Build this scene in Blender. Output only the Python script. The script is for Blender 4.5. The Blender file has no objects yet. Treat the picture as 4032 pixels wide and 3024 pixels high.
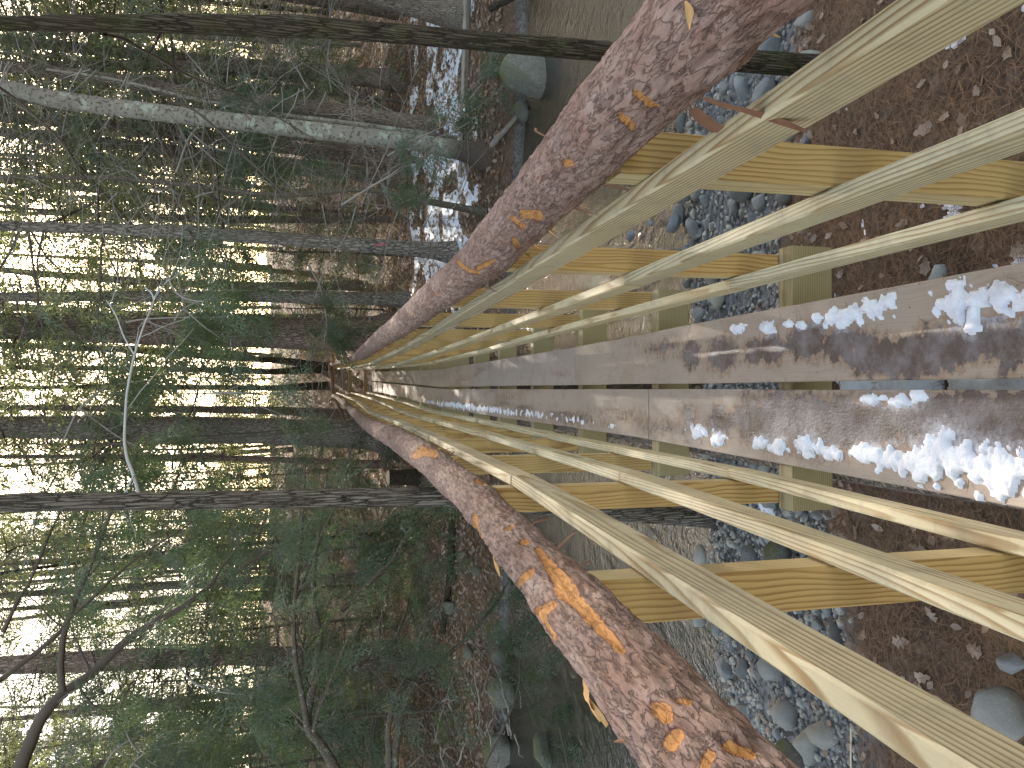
import bpy, math, random
import numpy as np
from mathutils import Matrix, Vector

# ------------------------------------------------------------------ scene, camera, light
SC = bpy.context.scene
COL = SC.collection
EYE = 1.75
F = 3000.0
PITCH = math.radians(14.5)
YAW = math.radians(0.34)
fwd = np.array([math.sin(YAW) * math.cos(PITCH), math.cos(YAW) * math.cos(PITCH), -math.sin(PITCH)])
rgt = np.array([math.cos(YAW), -math.sin(YAW), 0.0])
upv = np.cross(rgt, fwd)
CAM = np.array([0.0, 0.0, EYE])

cd = bpy.data.cameras.new('camera')
cam = bpy.data.objects.new('camera', cd)
COL.objects.link(cam)
cd.sensor_width = 36.0
cd.sensor_fit = 'HORIZONTAL'
cd.lens = F / 4032.0 * 36.0
cd.clip_start = 0.05
cd.clip_end = 600.0
cam.matrix_world = Matrix(((-upv[0], rgt[0], -fwd[0], CAM[0]),
                           (-upv[1], rgt[1], -fwd[1], CAM[1]),
                           (-upv[2], rgt[2], -fwd[2], CAM[2]),
                           (0, 0, 0, 1)))
SC.camera = cam

SUN_EL, SUN_AZ = 26.0, 11.0
world = bpy.data.worlds.new('World')
SC.world = world
world.use_nodes = True
wn = world.node_tree
wn.nodes.clear()
sky = wn.nodes.new('ShaderNodeTexSky')
sky.sky_type = 'NISHITA'
sky.sun_disc = False
sky.sun_elevation = math.radians(SUN_EL)
sky.sun_rotation = math.radians(SUN_AZ)
sky.air_density = 1.0
sky.dust_density = 2.0
sky.ozone_density = 1.0
bg = wn.nodes.new('ShaderNodeBackground')
bg.inputs[1].default_value = 0.15
wo = wn.nodes.new('ShaderNodeOutputWorld')
tint = wn.nodes.new('ShaderNodeMix')
tint.data_type = 'RGBA'
tint.blend_type = 'MULTIPLY'
tint.inputs[0].default_value = 1.0
tint.inputs[7].default_value = (1.0, 0.875, 0.71, 1)          # camera white balance for open shade
wn.links.new(sky.outputs[0], tint.inputs[6])
wn.links.new(tint.outputs[2], bg.inputs[0])
wn.links.new(bg.outputs[0], wo.inputs[0])

sd = bpy.data.lights.new('sun', 'SUN')
sd.energy = 2.4
sd.angle = math.radians(0.53)
sd.color = (1.0, 0.93, 0.82)
sun = bpy.data.objects.new('sun', sd)
COL.objects.link(sun)
sdir = Vector((math.sin(math.radians(SUN_AZ)) * math.cos(math.radians(SUN_EL)),
               math.cos(math.radians(SUN_AZ)) * math.cos(math.radians(SUN_EL)),
               math.sin(math.radians(SUN_EL))))
sun.rotation_euler = sdir.to_track_quat('Z', 'Y').to_euler()
sun.location = (0, 0, 30)

SC.view_settings.view_transform = 'Standard'
SC.view_settings.look = 'None'
SC.view_settings.exposure = 2.35
SC.view_settings.gamma = 1.0
SC.view_settings.use_curve_mapping = False
SC.render.engine = 'CYCLES'
SC.cycles.use_denoising = True
SC.cycles.max_bounces = 7
SC.cycles.diffuse_bounces = 4
SC.cycles.glossy_bounces = 3
SC.cycles.transmission_bounces = 3
SC.cycles.transparent_max_bounces = 8
SC.cycles.caustics_reflective = False
SC.cycles.caustics_refractive = False
SC.cycles.sample_clamp_indirect = 6.0

# ------------------------------------------------------------------ pixel <-> world helpers (4032 x 3024 photo pixels)
def ray(x, y):
    a = (x - 2016.0) / F
    b = (1512.0 - y) / F
    return fwd - upv * a + rgt * b

def at_D(x, y, D):
    r = ray(x, y)
    return CAM + r * (D / r[1])

def at_z(x, y, z):
    r = ray(x, y)
    return CAM + r * ((z - EYE) / r[2])

def project(P):
    q = np.asarray(P) - CAM
    zc = q @ fwd
    return 2016 - F * (q @ upv) / zc, 1512 - F * (q @ rgt) / zc, zc

# ------------------------------------------------------------------ numpy noise
def _h(i, j, k, s):
    n = (i * 374761393 + j * 668265263 + k * 2147483647 + s * 974711) & 0xFFFFFFFF
    n = ((n ^ (n >> 13)) * 1274126177) & 0xFFFFFFFF
    n = ((n ^ (n >> 16)) * 2246822519) & 0xFFFFFFFF
    return ((n ^ (n >> 15)) & 0xFFFFFF) / float(0xFFFFFF)

def vnoise(p, seed=0):
    p = np.asarray(p, float)
    i = np.floor(p).astype(np.int64)
    f = p - i
    f = f * f * (3 - 2 * f)
    x, y, z = i[..., 0], i[..., 1], i[..., 2]
    r = 0
    for a in (0, 1):
        for b in (0, 1):
            for c in (0, 1):
                w = (f[..., 0] if a else 1 - f[..., 0]) * (f[..., 1] if b else 1 - f[..., 1]) * (f[..., 2] if c else 1 - f[..., 2])
                r = r + w * _h(x + a, y + b, z + c, seed)
    return r

def fbm(p, octv=4, seed=0):
    p = np.asarray(p, float)
    s, a, t = 0, 0.5, 0
    for o in range(octv):
        s = s + a * vnoise(p * (2 ** o) + 17.3 * o, seed + o)
        t += a
        a *= 0.5
    return s / t

def p3(x, y, z=0.0):
    x, y = np.broadcast_arrays(np.asarray(x, float), np.asarray(y, float))
    return np.stack([x, y, np.zeros_like(x) + z], -1)

# ------------------------------------------------------------------ mesh / object helpers
def mesh(name, V, Fc, mat=None, smooth=False, attrs=None):
    V = np.ascontiguousarray(np.asarray(V, np.float32).reshape(-1, 3))
    me = bpy.data.meshes.new(name)
    if isinstance(Fc, np.ndarray):
        n, k = Fc.shape
        me.vertices.add(len(V))
        me.vertices.foreach_set('co', V.ravel())
        me.loops.add(n * k)
        me.loops.foreach_set('vertex_index', np.ascontiguousarray(Fc, np.int32).ravel())
        me.polygons.add(n)
        me.polygons.foreach_set('loop_start', np.arange(0, n * k, k, dtype=np.int32))
        me.polygons.foreach_set('loop_total', np.full(n, k, np.int32))
        me.update(calc_edges=True)
    else:
        me.from_pydata(V.tolist(), [], Fc)
        me.update()
    if smooth:
        me.polygons.foreach_set('use_smooth', np.ones(len(me.polygons), bool))
    if attrs:
        for k2, v in attrs.items():
            at = me.attributes.new(k2, 'FLOAT', 'POINT')
            at.data.foreach_set('value', np.asarray(v, np.float32).ravel())
    if mat:
        me.materials.append(mat)
    return me

def link(name, data, parent=None, loc=None):
    o = bpy.data.objects.new(name, data)
    COL.objects.link(o)
    if parent is not None:
        o.parent = parent
    if loc is not None:
        o.location = loc
    return o

def tag(o, label=None, cat=None, group=None, kind=None):
    if label: o['label'] = label
    if cat: o['category'] = cat
    if group: o['group'] = group
    if kind: o['kind'] = kind
    return o

def empty(name, loc, label, cat, group=None):
    o = link(name, None, None, loc)
    o.empty_display_size = 0.2
    return tag(o, label, cat, group)

def copy_tree(root, loc=None, rotz=None, scale=None, label=None, group=None):
    r = root.copy()
    COL.objects.link(r)
    if loc is not None: r.location = loc
    if rotz is not None: r.rotation_euler = (0, 0, rotz)
    if scale is not None: r.scale = scale
    if label: r['label'] = label
    if group: r['group'] = group
    for ch in root.children:
        c = ch.copy()
        COL.objects.link(c)
        c.parent = r
        for g in ch.children:
            d = g.copy()
            COL.objects.link(d)
            d.parent = c
    return r

def grid_faces(nu, nv, wrap=False):
    """quads for verts laid out [u][v]; wrap closes v"""
    u = np.arange(nu - 1)[:, None]
    v = np.arange(nv if wrap else nv - 1)[None, :]
    v2 = (v + 1) % nv
    return np.stack([u * nv + v, u * nv + v2, (u + 1) * nv + v2, (u + 1) * nv + v], -1).reshape(-1, 4)

def sweep(name, stations, prof, mat, parent=None, smooth=False, side=None, up=None, attr_fn=None, loc=None):
    """stations: (n,3) origins; prof: (m,2) ring or (n,m,2); side/up: (3,) or (n,3)"""
    S = np.asarray(stations, float)
    n = len(S)
    Pf = np.asarray(prof, float)
    if Pf.ndim == 2: Pf = np.broadcast_to(Pf, (n,) + Pf.shape)
    m = Pf.shape[1]
    side = np.broadcast_to(np.asarray(side, float), (n, 3))
    up = np.broadcast_to(np.asarray(up, float), (n, 3))
    V = S[:, None, :] + Pf[..., 0:1] * side[:, None, :] + Pf[..., 1:2] * up[:, None, :]
    o0 = S[0].copy() if loc is None else np.asarray(loc, float)
    faces = [list(map(int, f)) for f in grid_faces(n, m, True)]
    faces.append(list(range(m))[::-1])
    faces.append([(n - 1) * m + i for i in range(m)])
    at = None
    if attr_fn: at = attr_fn(V.reshape(-1, 3))
    me = mesh(name, (V - o0).reshape(-1, 3), faces, mat, smooth, at)
    o = link(name, me, parent, o0)
    return o

def rect(w0, w1, h0, h1, c=0.004):
    return [(w0 + c, h0), (w1 - c, h0), (w1, h0 + c), (w1, h1 - c), (w1 - c, h1), (w0 + c, h1), (w0, h1 - c), (w0, h0 + c)]

def tubes(lines, sides=3):
    """lines: list of (pts (n,3), radii (n,)) -> V, F(quads)"""
    Vs, Fs, off = [], [], 0
    ang = np.arange(sides) * 2 * np.pi / sides
    ca, sa = np.cos(ang), np.sin(ang)
    for pts, rad in lines:
        pts = np.asarray(pts, float)
        rad = np.asarray(rad, float)
        n = len(pts)
        t = np.gradient(pts, axis=0)
        t /= np.linalg.norm(t, axis=1, keepdims=True) + 1e-9
        ref = np.where(np.abs(t[:, 2:3]) > 0.9, np.array([[1.0, 0, 0]]), np.array([[0, 0, 1.0]]))
        a = np.cross(t, ref)
        a /= np.linalg.norm(a, axis=1, keepdims=True) + 1e-9
        b = np.cross(t, a)
        V = pts[:, None, :] + rad[:, None, None] * (ca[None, :, None] * a[:, None, :] + sa[None, :, None] * b[:, None, :])
        Vs.append(V.reshape(-1, 3))
        Fs.append(grid_faces(n, sides, True) + off)
        off += n * sides
    return np.concatenate(Vs), np.concatenate(Fs)

# ------------------------------------------------------------------ materials
class NT:
    def __init__(s, name):
        s.m = bpy.data.materials.new(name)
        s.m.use_nodes = True
        s.t = s.m.node_tree
        s.t.nodes.clear()
        s.out = s.t.nodes.new('ShaderNodeOutputMaterial')
    def n(s, typ, ins=None, **kw):
        nd = s.t.nodes.new('ShaderNode' + typ)
        for k, v in kw.items(): setattr(nd, k, v)
        for k, v in (ins or {}).items():
            if isinstance(v, bpy.types.NodeSocket): s.t.links.new(v, nd.inputs[k])
            else: nd.inputs[k].default_value = v
        return nd
    def math(s, op, a, b=0.0, c=None, clamp=False):
        ins = {0: a, 1: b}
        if c is not None: ins[2] = c
        return s.n('Math', ins, operation=op, use_clamp=clamp).outputs[0]
    def vmath(s, op, a, b=(0, 0, 0)):
        return s.n('VectorMath', {0: a, 1: b}, operation=op).outputs[0]
    def ramp(s, fac, stops, interp='LINEAR'):
        r = s.n('ValToRGB', {0: fac})
        r.color_ramp.interpolation = interp
        e = r.color_ramp.elements
        while len(e) < len(stops): e.new(0.5)
        for i, (p, c) in enumerate(stops):
            e[i].position = p
            e[i].color = (c, c, c, 1) if isinstance(c, (int, float)) else (*c, 1)
        return r.outputs[0]
    def mix(s, f, a, b, blend='MIX'):
        nd = s.n('Mix', None, data_type='RGBA', blend_type=blend)
        for i, v in ((0, f), (6, a), (7, b)):
            if isinstance(v, bpy.types.NodeSocket): s.t.links.new(v, nd.inputs[i])
            else: nd.inputs[i].default_value = v if i == 0 else (*v, 1)
        return nd.outputs[2]
    def noise(s, vec, scale, detail=4, rough=0.55, dist=0.0, col=False):
        nd = s.n('TexNoise', {'Vector': vec, 'Scale': scale, 'Detail': detail, 'Roughness': rough, 'Distortion': dist})
        return nd.outputs[1 if col else 0]
    def obj(s): return s.n('TexCoord').outputs['Object']
    def pos(s): return s.n('NewGeometry').outputs['Position']
    def rnd(s): return s.n('ObjectInfo').outputs['Random']
    def attr(s, a): return s.n('Attribute', None, attribute_name=a).outputs['Fac']
    def bump(s, h, strength=0.5, dist=0.01, normal=None):
        ins = {'Height': h, 'Strength': strength, 'Distance': dist}
        if normal is not None: ins['Normal'] = normal
        return s.n('Bump', ins).outputs[0]
    def bsdf(s, col, rough=0.7, normal=None, spec=0.3, **kw):
        ins = {'Base Color': col if isinstance(col, bpy.types.NodeSocket) else (*col, 1), 'Roughness': rough, 'Specular IOR Level': spec}
        if normal is not None: ins['Normal'] = normal
        ins.update(kw)
        b = s.n('BsdfPrincipled', ins)
        s.t.links.new(b.outputs[0], s.out.inputs[0])
        return b

def lumber(name, light, dark, axis='Y', ring=150.0, dirt=0.25, wob=0.03):
    t = NT(name)
    P, R = t.obj(), t.rnd()
    sx = t.n('SeparateXYZ', {0: P}).outputs
    a, b, l = {'Y': (0, 2, 1), 'Z': (0, 1, 2), 'X': (1, 2, 0)}[axis]
    stretch = {'Y': (5, 1.0, 5), 'Z': (5, 5, 1.5), 'X': (1.2, 5, 5)}[axis]
    fine = {'Y': (260, 6, 260), 'Z': (260, 260, 6), 'X': (6, 260, 260)}[axis]
    off = t.n('CombineXYZ', {0: t.math('MULTIPLY', R, 37.0), 1: t.math('MULTIPLY', R, 91.0), 2: t.math('MULTIPLY', R, 53.0)}).outputs[0]
    Pw = t.vmath('ADD', t.vmath('MULTIPLY', P, stretch), off)
    nz = t.noise(Pw, 1.0, 3, 0.5)
    nz2 = t.noise(Pw, 2.6, 2, 0.5)
    u = t.math('ADD', sx[a], t.math('MULTIPLY_ADD', R, 0.10, -0.02))
    v = t.math('ADD', sx[b], t.math('MULTIPLY_ADD', t.math('FRACT', t.math('MULTIPLY', R, 7.31)), 0.14, 0.01))
    r = t.math('SQRT', t.math('ADD', t.math('MULTIPLY', u, u), t.math('MULTIPLY', v, v)))
    r = t.math('ADD', r, t.math('MULTIPLY', nz, wob))
    fr = t.math('FRACT', t.math('MULTIPLY_ADD', nz2, 0.9, t.math('MULTIPLY', r, ring)))
    g = t.ramp(fr, [(0.0, 0.05), (0.45, 0.15), (0.8, 1.0), (0.9, 0.9), (1.0, 0.05)])
    fib = t.noise(t.vmath('MULTIPLY', P, fine), 1.0, 3, 0.6)
    big = t.noise(t.vmath('ADD', P, off), 3.0, 4, 0.6)
    g2 = t.math('MULTIPLY', g, t.math('MULTIPLY_ADD', big, 1.7, 0.05), clamp=True)
    col = t.mix(g2, light, dark)
    col = t.mix(t.math('MULTIPLY', fib, 0.22), col, (0.30, 0.21, 0.11), 'MULTIPLY')
    hue = t.mix(R, (1.0, 0.96, 0.86), (0.90, 0.93, 0.90))
    col = t.mix(1.0, col, hue, 'MULTIPLY')
    # knots
    kn = t.n('TexVoronoi', {'Vector': t.vmath('MULTIPLY', Pw, (0.55, 0.55, 0.55)), 'Scale': 1.0}).outputs['Distance']
    km = t.ramp(kn, [(0.0, 1.0), (0.045, 0.8), (0.075, 0.0)])
    col = t.mix(km, col, (0.16, 0.075, 0.035))
    # handling dirt and specks
    dn = t.noise(t.vmath('ADD', P, off), 14.0, 6, 0.7)
    col = t.mix(t.math('MULTIPLY', t.ramp(dn, [(0.5, 0.0), (0.72, 1.0)]), dirt), col, (0.20, 0.16, 0.12))
    sp = t.noise(t.vmath('MULTIPLY', P, fine), 0.35, 2, 0.5)
    col = t.mix(t.ramp(sp, [(0.70, 0.0), (0.76, 0.55)]), col, (0.14, 0.10, 0.07))
    h = t.math('ADD', t.math('MULTIPLY', fib, 0.6), t.math('MULTIPLY', g, 0.4))
    t.bsdf(col, 0.62, t.bump(h, 0.35, 0.002), 0.3)
    return t.m

M = {}
M['rail'] = lumber('pale_treated_lumber', (0.64, 0.545, 0.37), (0.33, 0.215, 0.10), 'Y', 105, 0.4, 0.022)
M['post'] = lumber('honey_post_lumber', (0.53, 0.345, 0.145), (0.31, 0.165, 0.055), 'Z', 80, 0.15, 0.07)
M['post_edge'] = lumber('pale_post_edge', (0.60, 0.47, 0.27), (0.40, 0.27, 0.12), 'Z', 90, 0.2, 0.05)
M['joist'] = lumber('joist_lumber', (0.43, 0.345, 0.195), (0.28, 0.19, 0.085), 'X', 130, 0.2)
M['endrail'] = lumber('end_rail_lumber', (0.40, 0.30, 0.16), (0.25, 0.16, 0.07), 'X', 130, 0.3)

def deck_mat():
    t = NT('weathered_deck_board')
    P, R = t.obj(), t.rnd()
    sx = t.n('SeparateXYZ', {0: P}).outputs
    off = t.n('CombineXYZ', {0: t.math('MULTIPLY', R, 17.0), 1: t.math('MULTIPLY', R, 71.0), 2: 0.0}).outputs[0]
    Pw = t.vmath('ADD', t.vmath('MULTIPLY', P, (7, 0.9, 7)), off)
    nz = t.noise(Pw, 1.0, 3)
    r = t.math('ADD', t.math('MULTIPLY', t.math('ABSOLUTE', t.math('ADD', sx[0], t.math('MULTIPLY_ADD', R, 0.1, -0.05))), 0.6), t.math('MULTIPLY', nz, 0.09))
    fr = t.math('FRACT', t.math('MULTIPLY', r, 160.0))
    g = t.ramp(fr, [(0.0, 0.1), (0.6, 0.3), (0.85, 1.0), (1.0, 0.1)])
    fib = t.noise(t.vmath('MULTIPLY', P, (300, 9, 300)), 1.0, 3, 0.6)
    big = t.noise(t.vmath('ADD', P, off), 5.0, 5, 0.6)
    col = t.mix(t.math('MULTIPLY', g, 0.45), (0.46, 0.345, 0.25), (0.31, 0.215, 0.145))
    col = t.mix(t.math('MULTIPLY', fib, 0.4), col, (0.22, 0.165, 0.13))
    col = t.mix(t.math('MULTIPLY', R, R), col, t.mix(0.40, col, (0.30, 0.285, 0.28)))
    # green-brown rubbed dirt
    col = t.mix(t.ramp(big, [(0.52, 0.0), (0.75, 0.45)]), col, (0.24, 0.15, 0.085))
    # damp dirty ice stain: authored field plus noise edge
    st = t.attr('stain')
    e1 = t.noise(P, 30.0, 6, 0.65)
    e2 = t.noise(P, 120.0, 4, 0.6)
    sm = t.math('ADD', st, t.math('MULTIPLY_ADD', e1, 1.3, -0.60))
    wet = t.ramp(sm, [(0.46, 0.0), (0.52, 1.0)])
    edge = t.ramp(sm, [(0.25, 0.0), (0.45, 0.6), (0.55, 0.0)])
    frost = t.noise(P, 9.0, 6, 0.7)
    wc = t.mix(t.ramp(frost, [(0.42, 0.0), (0.72, 0.55)]), t.mix(e2, (0.055, 0.036, 0.030), (0.12, 0.085, 0.070)), (0.36, 0.33, 0.35))
    col = t.mix(edge, col, (0.25, 0.135, 0.065))
    fz = t.math('ADD', t.attr('frost'), t.math('MULTIPLY_ADD', t.noise(P, 40.0, 6, 0.75), 1.1, -0.62))
    wc = t.mix(t.ramp(fz, [(0.30, 0.0), (0.75, 0.85)]), wc, (0.56, 0.54, 0.57))
    col = t.mix(wet, col, wc)
    sp = t.noise(P, 75.0, 2, 0.5)
    col = t.mix(t.ramp(sp, [(0.68, 0.0), (0.73, 0.7)]), col, (0.09, 0.06, 0.045))
    rough = t.math('MULTIPLY_ADD', wet, -0.28, 0.72)
    h = t.math('ADD', t.math('MULTIPLY', fib, 0.5), t.math('MULTIPLY', e2, t.math('MULTIPLY', wet, 1.5)))
    t.bsdf(col, rough, t.bump(h, 0.4, 0.003), 0.35)
    return t.m
M['deck'] = deck_mat()

def bark_log_mat():
    t = NT('reddish_log_bark')
    P = t.obj()
    # local y is the log's length
    n1 = t.noise(t.vmath('MULTIPLY', P, (26, 9, 26)), 1.0, 5, 0.6, 0.4)
    n2 = t.noise(t.vmath('MULTIPLY', P, (80, 23, 80)), 1.0, 5, 0.65, 0.3)
    n3 = t.noise(P, 5.0, 4, 0.6)
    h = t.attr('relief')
    col = t.ramp(n1, [(0.25, (0.23, 0.135, 0.098)), (0.45, (0.28, 0.172, 0.130)), (0.58, (0.32, 0.208, 0.162)), (0.78, (0.38, 0.285, 0.235))])
    col = t.mix(t.ramp(n2, [(0.32, 0.5), (0.44, 0.0)]), col, (0.105, 0.056, 0.042))
    ck = t.noise(t.vmath('MULTIPLY', P, (64, 17, 64)), 1.0, 4, 0.6, 0.35)
    cr = t.ramp(t.math('ABSOLUTE', t.math('SUBTRACT', ck, 0.5)), [(0.0, 0.6), (0.015, 0.4), (0.04, 0.0)])
    col = t.mix(cr, col, (0.045, 0.023, 0.018))
    col = t.mix(t.ramp(n2, [(0.58, 0.0), (0.75, 0.5)]), col, (0.44, 0.36, 0.31))
    col = t.mix(t.ramp(n3, [(0.52, 0.0), (0.70, 0.45)]), col, (0.20, 0.085, 0.05))
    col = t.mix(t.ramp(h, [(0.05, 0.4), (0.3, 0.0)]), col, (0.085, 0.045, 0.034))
    st = t.math('ADD', t.attr('strip'), t.math('MULTIPLY_ADD', n2, 0.7, -0.35))
    sm = t.ramp(st, [(0.46, 0.0), (0.54, 1.0)])
    se = t.ramp(st, [(0.30, 0.0), (0.47, 0.8), (0.55, 0.0)])
    fibr = t.noise(t.vmath('MULTIPLY', P, (160, 10, 160)), 1.0, 4, 0.6)
    sc = t.mix(fibr, (0.56, 0.27, 0.09), (0.42, 0.17, 0.05))
    col = t.mix(se, col, (0.17, 0.06, 0.03))
    col = t.mix(sm, col, sc)
    hh = t.math('SUBTRACT', t.math('ADD', t.math('MULTIPLY', n2, 0.9), t.math('MULTIPLY', n1, 0.5)), t.math('MULTIPLY', cr, 0.6))
    t.bsdf(col, 0.8, t.bump(hh, 0.8, 0.008), 0.2)
    return t.m
M['log'] = bark_log_mat()

def bark_mat(name, dark, mid, light, moss=0.0, sx=45.0, sz=7.0, lich=0.0, mosscol=(0.07, 0.075, 0.02), bumpd=0.02):
    t = NT(name)
    P, R = t.obj(), t.rnd()
    off = t.n('CombineXYZ', {0: t.math('MULTIPLY', R, 13.0), 1: t.math('MULTIPLY', R, 29.0), 2: t.math('MULTIPLY', R, 41.0)}).outputs[0]
    Q = t.vmath('ADD', P, off)
    wv_ = t.vmath('MULTIPLY', t.vmath('SUBTRACT', t.noise(Q, 9.0, 4, 0.65, col=True), (0.5, 0.5, 0.5)), (0.9 / sx, 0.9 / sx, 1.6 / sz))
    v = t.n('TexVoronoi', {'Vector': t.vmath('MULTIPLY', t.vmath('ADD', Q, wv_), (sx, sx, sz)), 'Scale': 1.0, 'Randomness': 1.0}, feature='DISTANCE_TO_EDGE').outputs['Distance']
    v = t.math('ADD', v, t.math('MULTIPLY_ADD', t.noise(t.vmath('MULTIPLY', Q, (sx * 2.2, sx * 2.2, sz * 2.2)), 1.0, 4, 0.7), 0.30, -0.15))
    n1 = t.noise(t.vmath('MULTIPLY', Q, (sx * 1.6, sx * 1.6, sz * 1.6)), 1.0, 5, 0.65)
    n2 = t.noise(Q, 3.0, 5, 0.6)
    plate = t.ramp(v, [(0.02, 0.0), (0.14, 0.75), (0.35, 1.0)])
    col = t.mix(plate, dark, t.mix(n1, mid, light))
    col = t.mix(t.ramp(n2, [(0.35, 0.0), (0.65, 0.55)]), col, mid)
    if moss > 0:
        col = t.mix(t.math('MULTIPLY', t.ramp(t.noise(Q, 4.0, 6, 0.7), [(0.46, 0.0), (0.62, 1.0)]), moss), col, mosscol)
    if lich > 0:
        lm = t.ramp(t.noise(Q, 16.0, 4, 0.6), [(0.58, 0.0), (0.64, 1.0)])
        col = t.mix(t.math('MULTIPLY', lm, lich), col, (0.42, 0.44, 0.38))
    h = t.math('ADD', plate, t.math('MULTIPLY', n1, 0.6))
    t.bsdf(col, 0.85, t.bump(h, 0.9, bumpd), 0.15)
    return t.m
M['bark_furrow'] = bark_mat('deep_furrowed_bark', (0.02, 0.014, 0.011), (0.15, 0.11, 0.085), (0.40, 0.345, 0.295), 0.15, 62, 4.2, 0.1)
M['bark_moss'] = bark_mat('mossy_dark_bark', (0.014, 0.010, 0.008), (0.085, 0.06, 0.042), (0.19, 0.15, 0.11), 0.5, 95, 5.5, 0.1)
M['bark_pine'] = bark_mat('plated_pine_bark', (0.08, 0.054, 0.044), (0.30, 0.21, 0.17), (0.42, 0.32, 0.27), 0.05, 22, 6.5, 0.0)
M['bark_grey'] = bark_mat('grey_pine_bark', (0.07, 0.058, 0.05), (0.29, 0.24, 0.205), (0.40, 0.345, 0.30), 0.05, 24, 7, 0.1)
M['bark_brown'] = bark_mat('brown_forest_bark', (0.065, 0.047, 0.038), (0.25, 0.185, 0.145), (0.38, 0.305, 0.255), 0.15, 40, 8, 0.1)
M['bark_cedar'] = bark_mat('stringy_cedar_bark', (0.075, 0.056, 0.045), (0.28, 0.215, 0.17), (0.41, 0.34, 0.29), 0.1, 60, 3.0, 0.15)
M['bark_sap'] = bark_mat('smooth_sapling_bark', (0.06, 0.045, 0.033), (0.135, 0.105, 0.08), (0.20, 0.165, 0.135), 0.2, 30, 40, 0.35, bumpd=0.004)

def beech_mat():
    t = NT('pale_blotched_bark')
    P = t.obj()
    n1 = t.noise(P, 7.0, 5, 0.6)
    n2 = t.noise(P, 22.0, 4, 0.6)
    col = t.mix(n1, (0.20, 0.17, 0.14), (0.33, 0.295, 0.25))
    col = t.mix(t.ramp(n2, [(0.54, 0.0), (0.60, 0.85)]), col, (0.085, 0.07, 0.055))
    col = t.mix(t.ramp(n1, [(0.56, 0.0), (0.62, 0.75)]), col, (0.40, 0.41, 0.35))
    zz_ = t.math('ADD', t.n('SeparateXYZ', {0: P}).outputs[2], t.math('MULTIPLY', n2, 0.5))
    col = t.mix(t.ramp(zz_, [(0.75, 1.0), (1.15, 0.0)]), col, t.mix(n2, (0.035, 0.026, 0.02), (0.16, 0.12, 0.095)))
    t.bsdf(col, 0.8, t.bump(n2, 0.3, 0.005), 0.2)
    return t.m
M['bark_beech'] = beech_mat()

def simple(name, c1, c2, scale=8.0, rough=0.8, bumpd=0.004, strength=0.4):
    t = NT(name)
    P, R = t.obj(), t.rnd()
    Q = t.vmath('ADD', P, t.n('CombineXYZ', {0: t.math('MULTIPLY', R, 31.0), 1: R, 2: R}).outputs[0])
    n1 = t.noise(Q, scale, 5, 0.6)
    t.bsdf(t.mix(n1, c1, c2), rough, t.bump(n1, strength, bumpd), 0.25)
    return t.m
M['twig'] = simple('grey_bare_twig', (0.17, 0.14, 0.115), (0.42, 0.37, 0.33), 3.0)
M['twig_dark'] = simple('dark_bare_twig', (0.06, 0.045, 0.035), (0.17, 0.135, 0.11), 4.0)
M['twig_pale'] = simple('bleached_dead_branch', (0.38, 0.36, 0.34), (0.60, 0.58, 0.55), 4.0)
M['ribbon'] = simple('pink_ribbon', (0.75, 0.08, 0.16), (0.85, 0.12, 0.22), 4.0)
M['cut'] = simple('fresh_cut_end_grain', (0.62, 0.47, 0.29), (0.72, 0.58, 0.40), 30.0)
M['shred'] = simple('torn_bark_shred', (0.13, 0.055, 0.03), (0.30, 0.15, 0.085), 40.0)
M['shred_or'] = simple('orange_torn_fibre', (0.55, 0.27, 0.09), (0.68, 0.38, 0.16), 40.0)
M['needle'] = simple('dry_pine_needle', (0.17, 0.085, 0.042), (0.30, 0.175, 0.10), 60.0, bumpd=0.0005)
M['stick'] = simple('weathered_stick', (0.14, 0.105, 0.08), (0.40, 0.34, 0.28), 6.0)

def leaf_mat(name, c1, c2, trans=0.3, tcol=(0.30, 0.36, 0.07), scale=2.0):
    t = NT(name)
    R = t.rnd()
    n1 = t.noise(t.obj(), scale, 4, 0.6)
    n2 = t.noise(t.obj(), scale * 14, 2, 0.5)
    f = t.math('ADD', t.math('MULTIPLY', n1, 0.7), t.math('MULTIPLY', n2, 0.3))
    col = t.mix(t.ramp(f, [(0.33, 0.0), (0.67, 1.0)]), c1, c2)
    col = t.mix(t.math('MULTIPLY', R, 0.5), col, (0.055, 0.075, 0.03))
    d = t.n('BsdfPrincipled', {'Base Color': col, 'Roughness': 0.55, 'Specular IOR Level': 0.35})
    tr = t.n('BsdfTranslucent', {'Color': (*tcol, 1)})
    mx = t.n('MixShader', {0: trans, 1: d.outputs[0], 2: tr.outputs[0]})
    t.t.links.new(mx.outputs[0], t.out.inputs[0])
    return t.m
M['leaf_far'] = leaf_mat('distant_conifer_foliage', (0.07, 0.09, 0.058), (0.14, 0.155, 0.10), 0.40, (0.28, 0.31, 0.12))
M['leaf_mid'] = leaf_mat('conifer_foliage', (0.065, 0.09, 0.060), (0.14, 0.165, 0.120), 0.36, (0.27, 0.31, 0.12))
M['leaf_near'] = leaf_mat('blue_green_cedar_foliage', (0.062, 0.085, 0.050), (0.155, 0.175, 0.125), 0.32, (0.18, 0.26, 0.09), 3.0)
M['fallen'] = leaf_mat('dry_fallen_leaf', (0.27, 0.16, 0.105), (0.52, 0.39, 0.31), 0.25, (0.55, 0.28, 0.10), 1.3)

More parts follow.
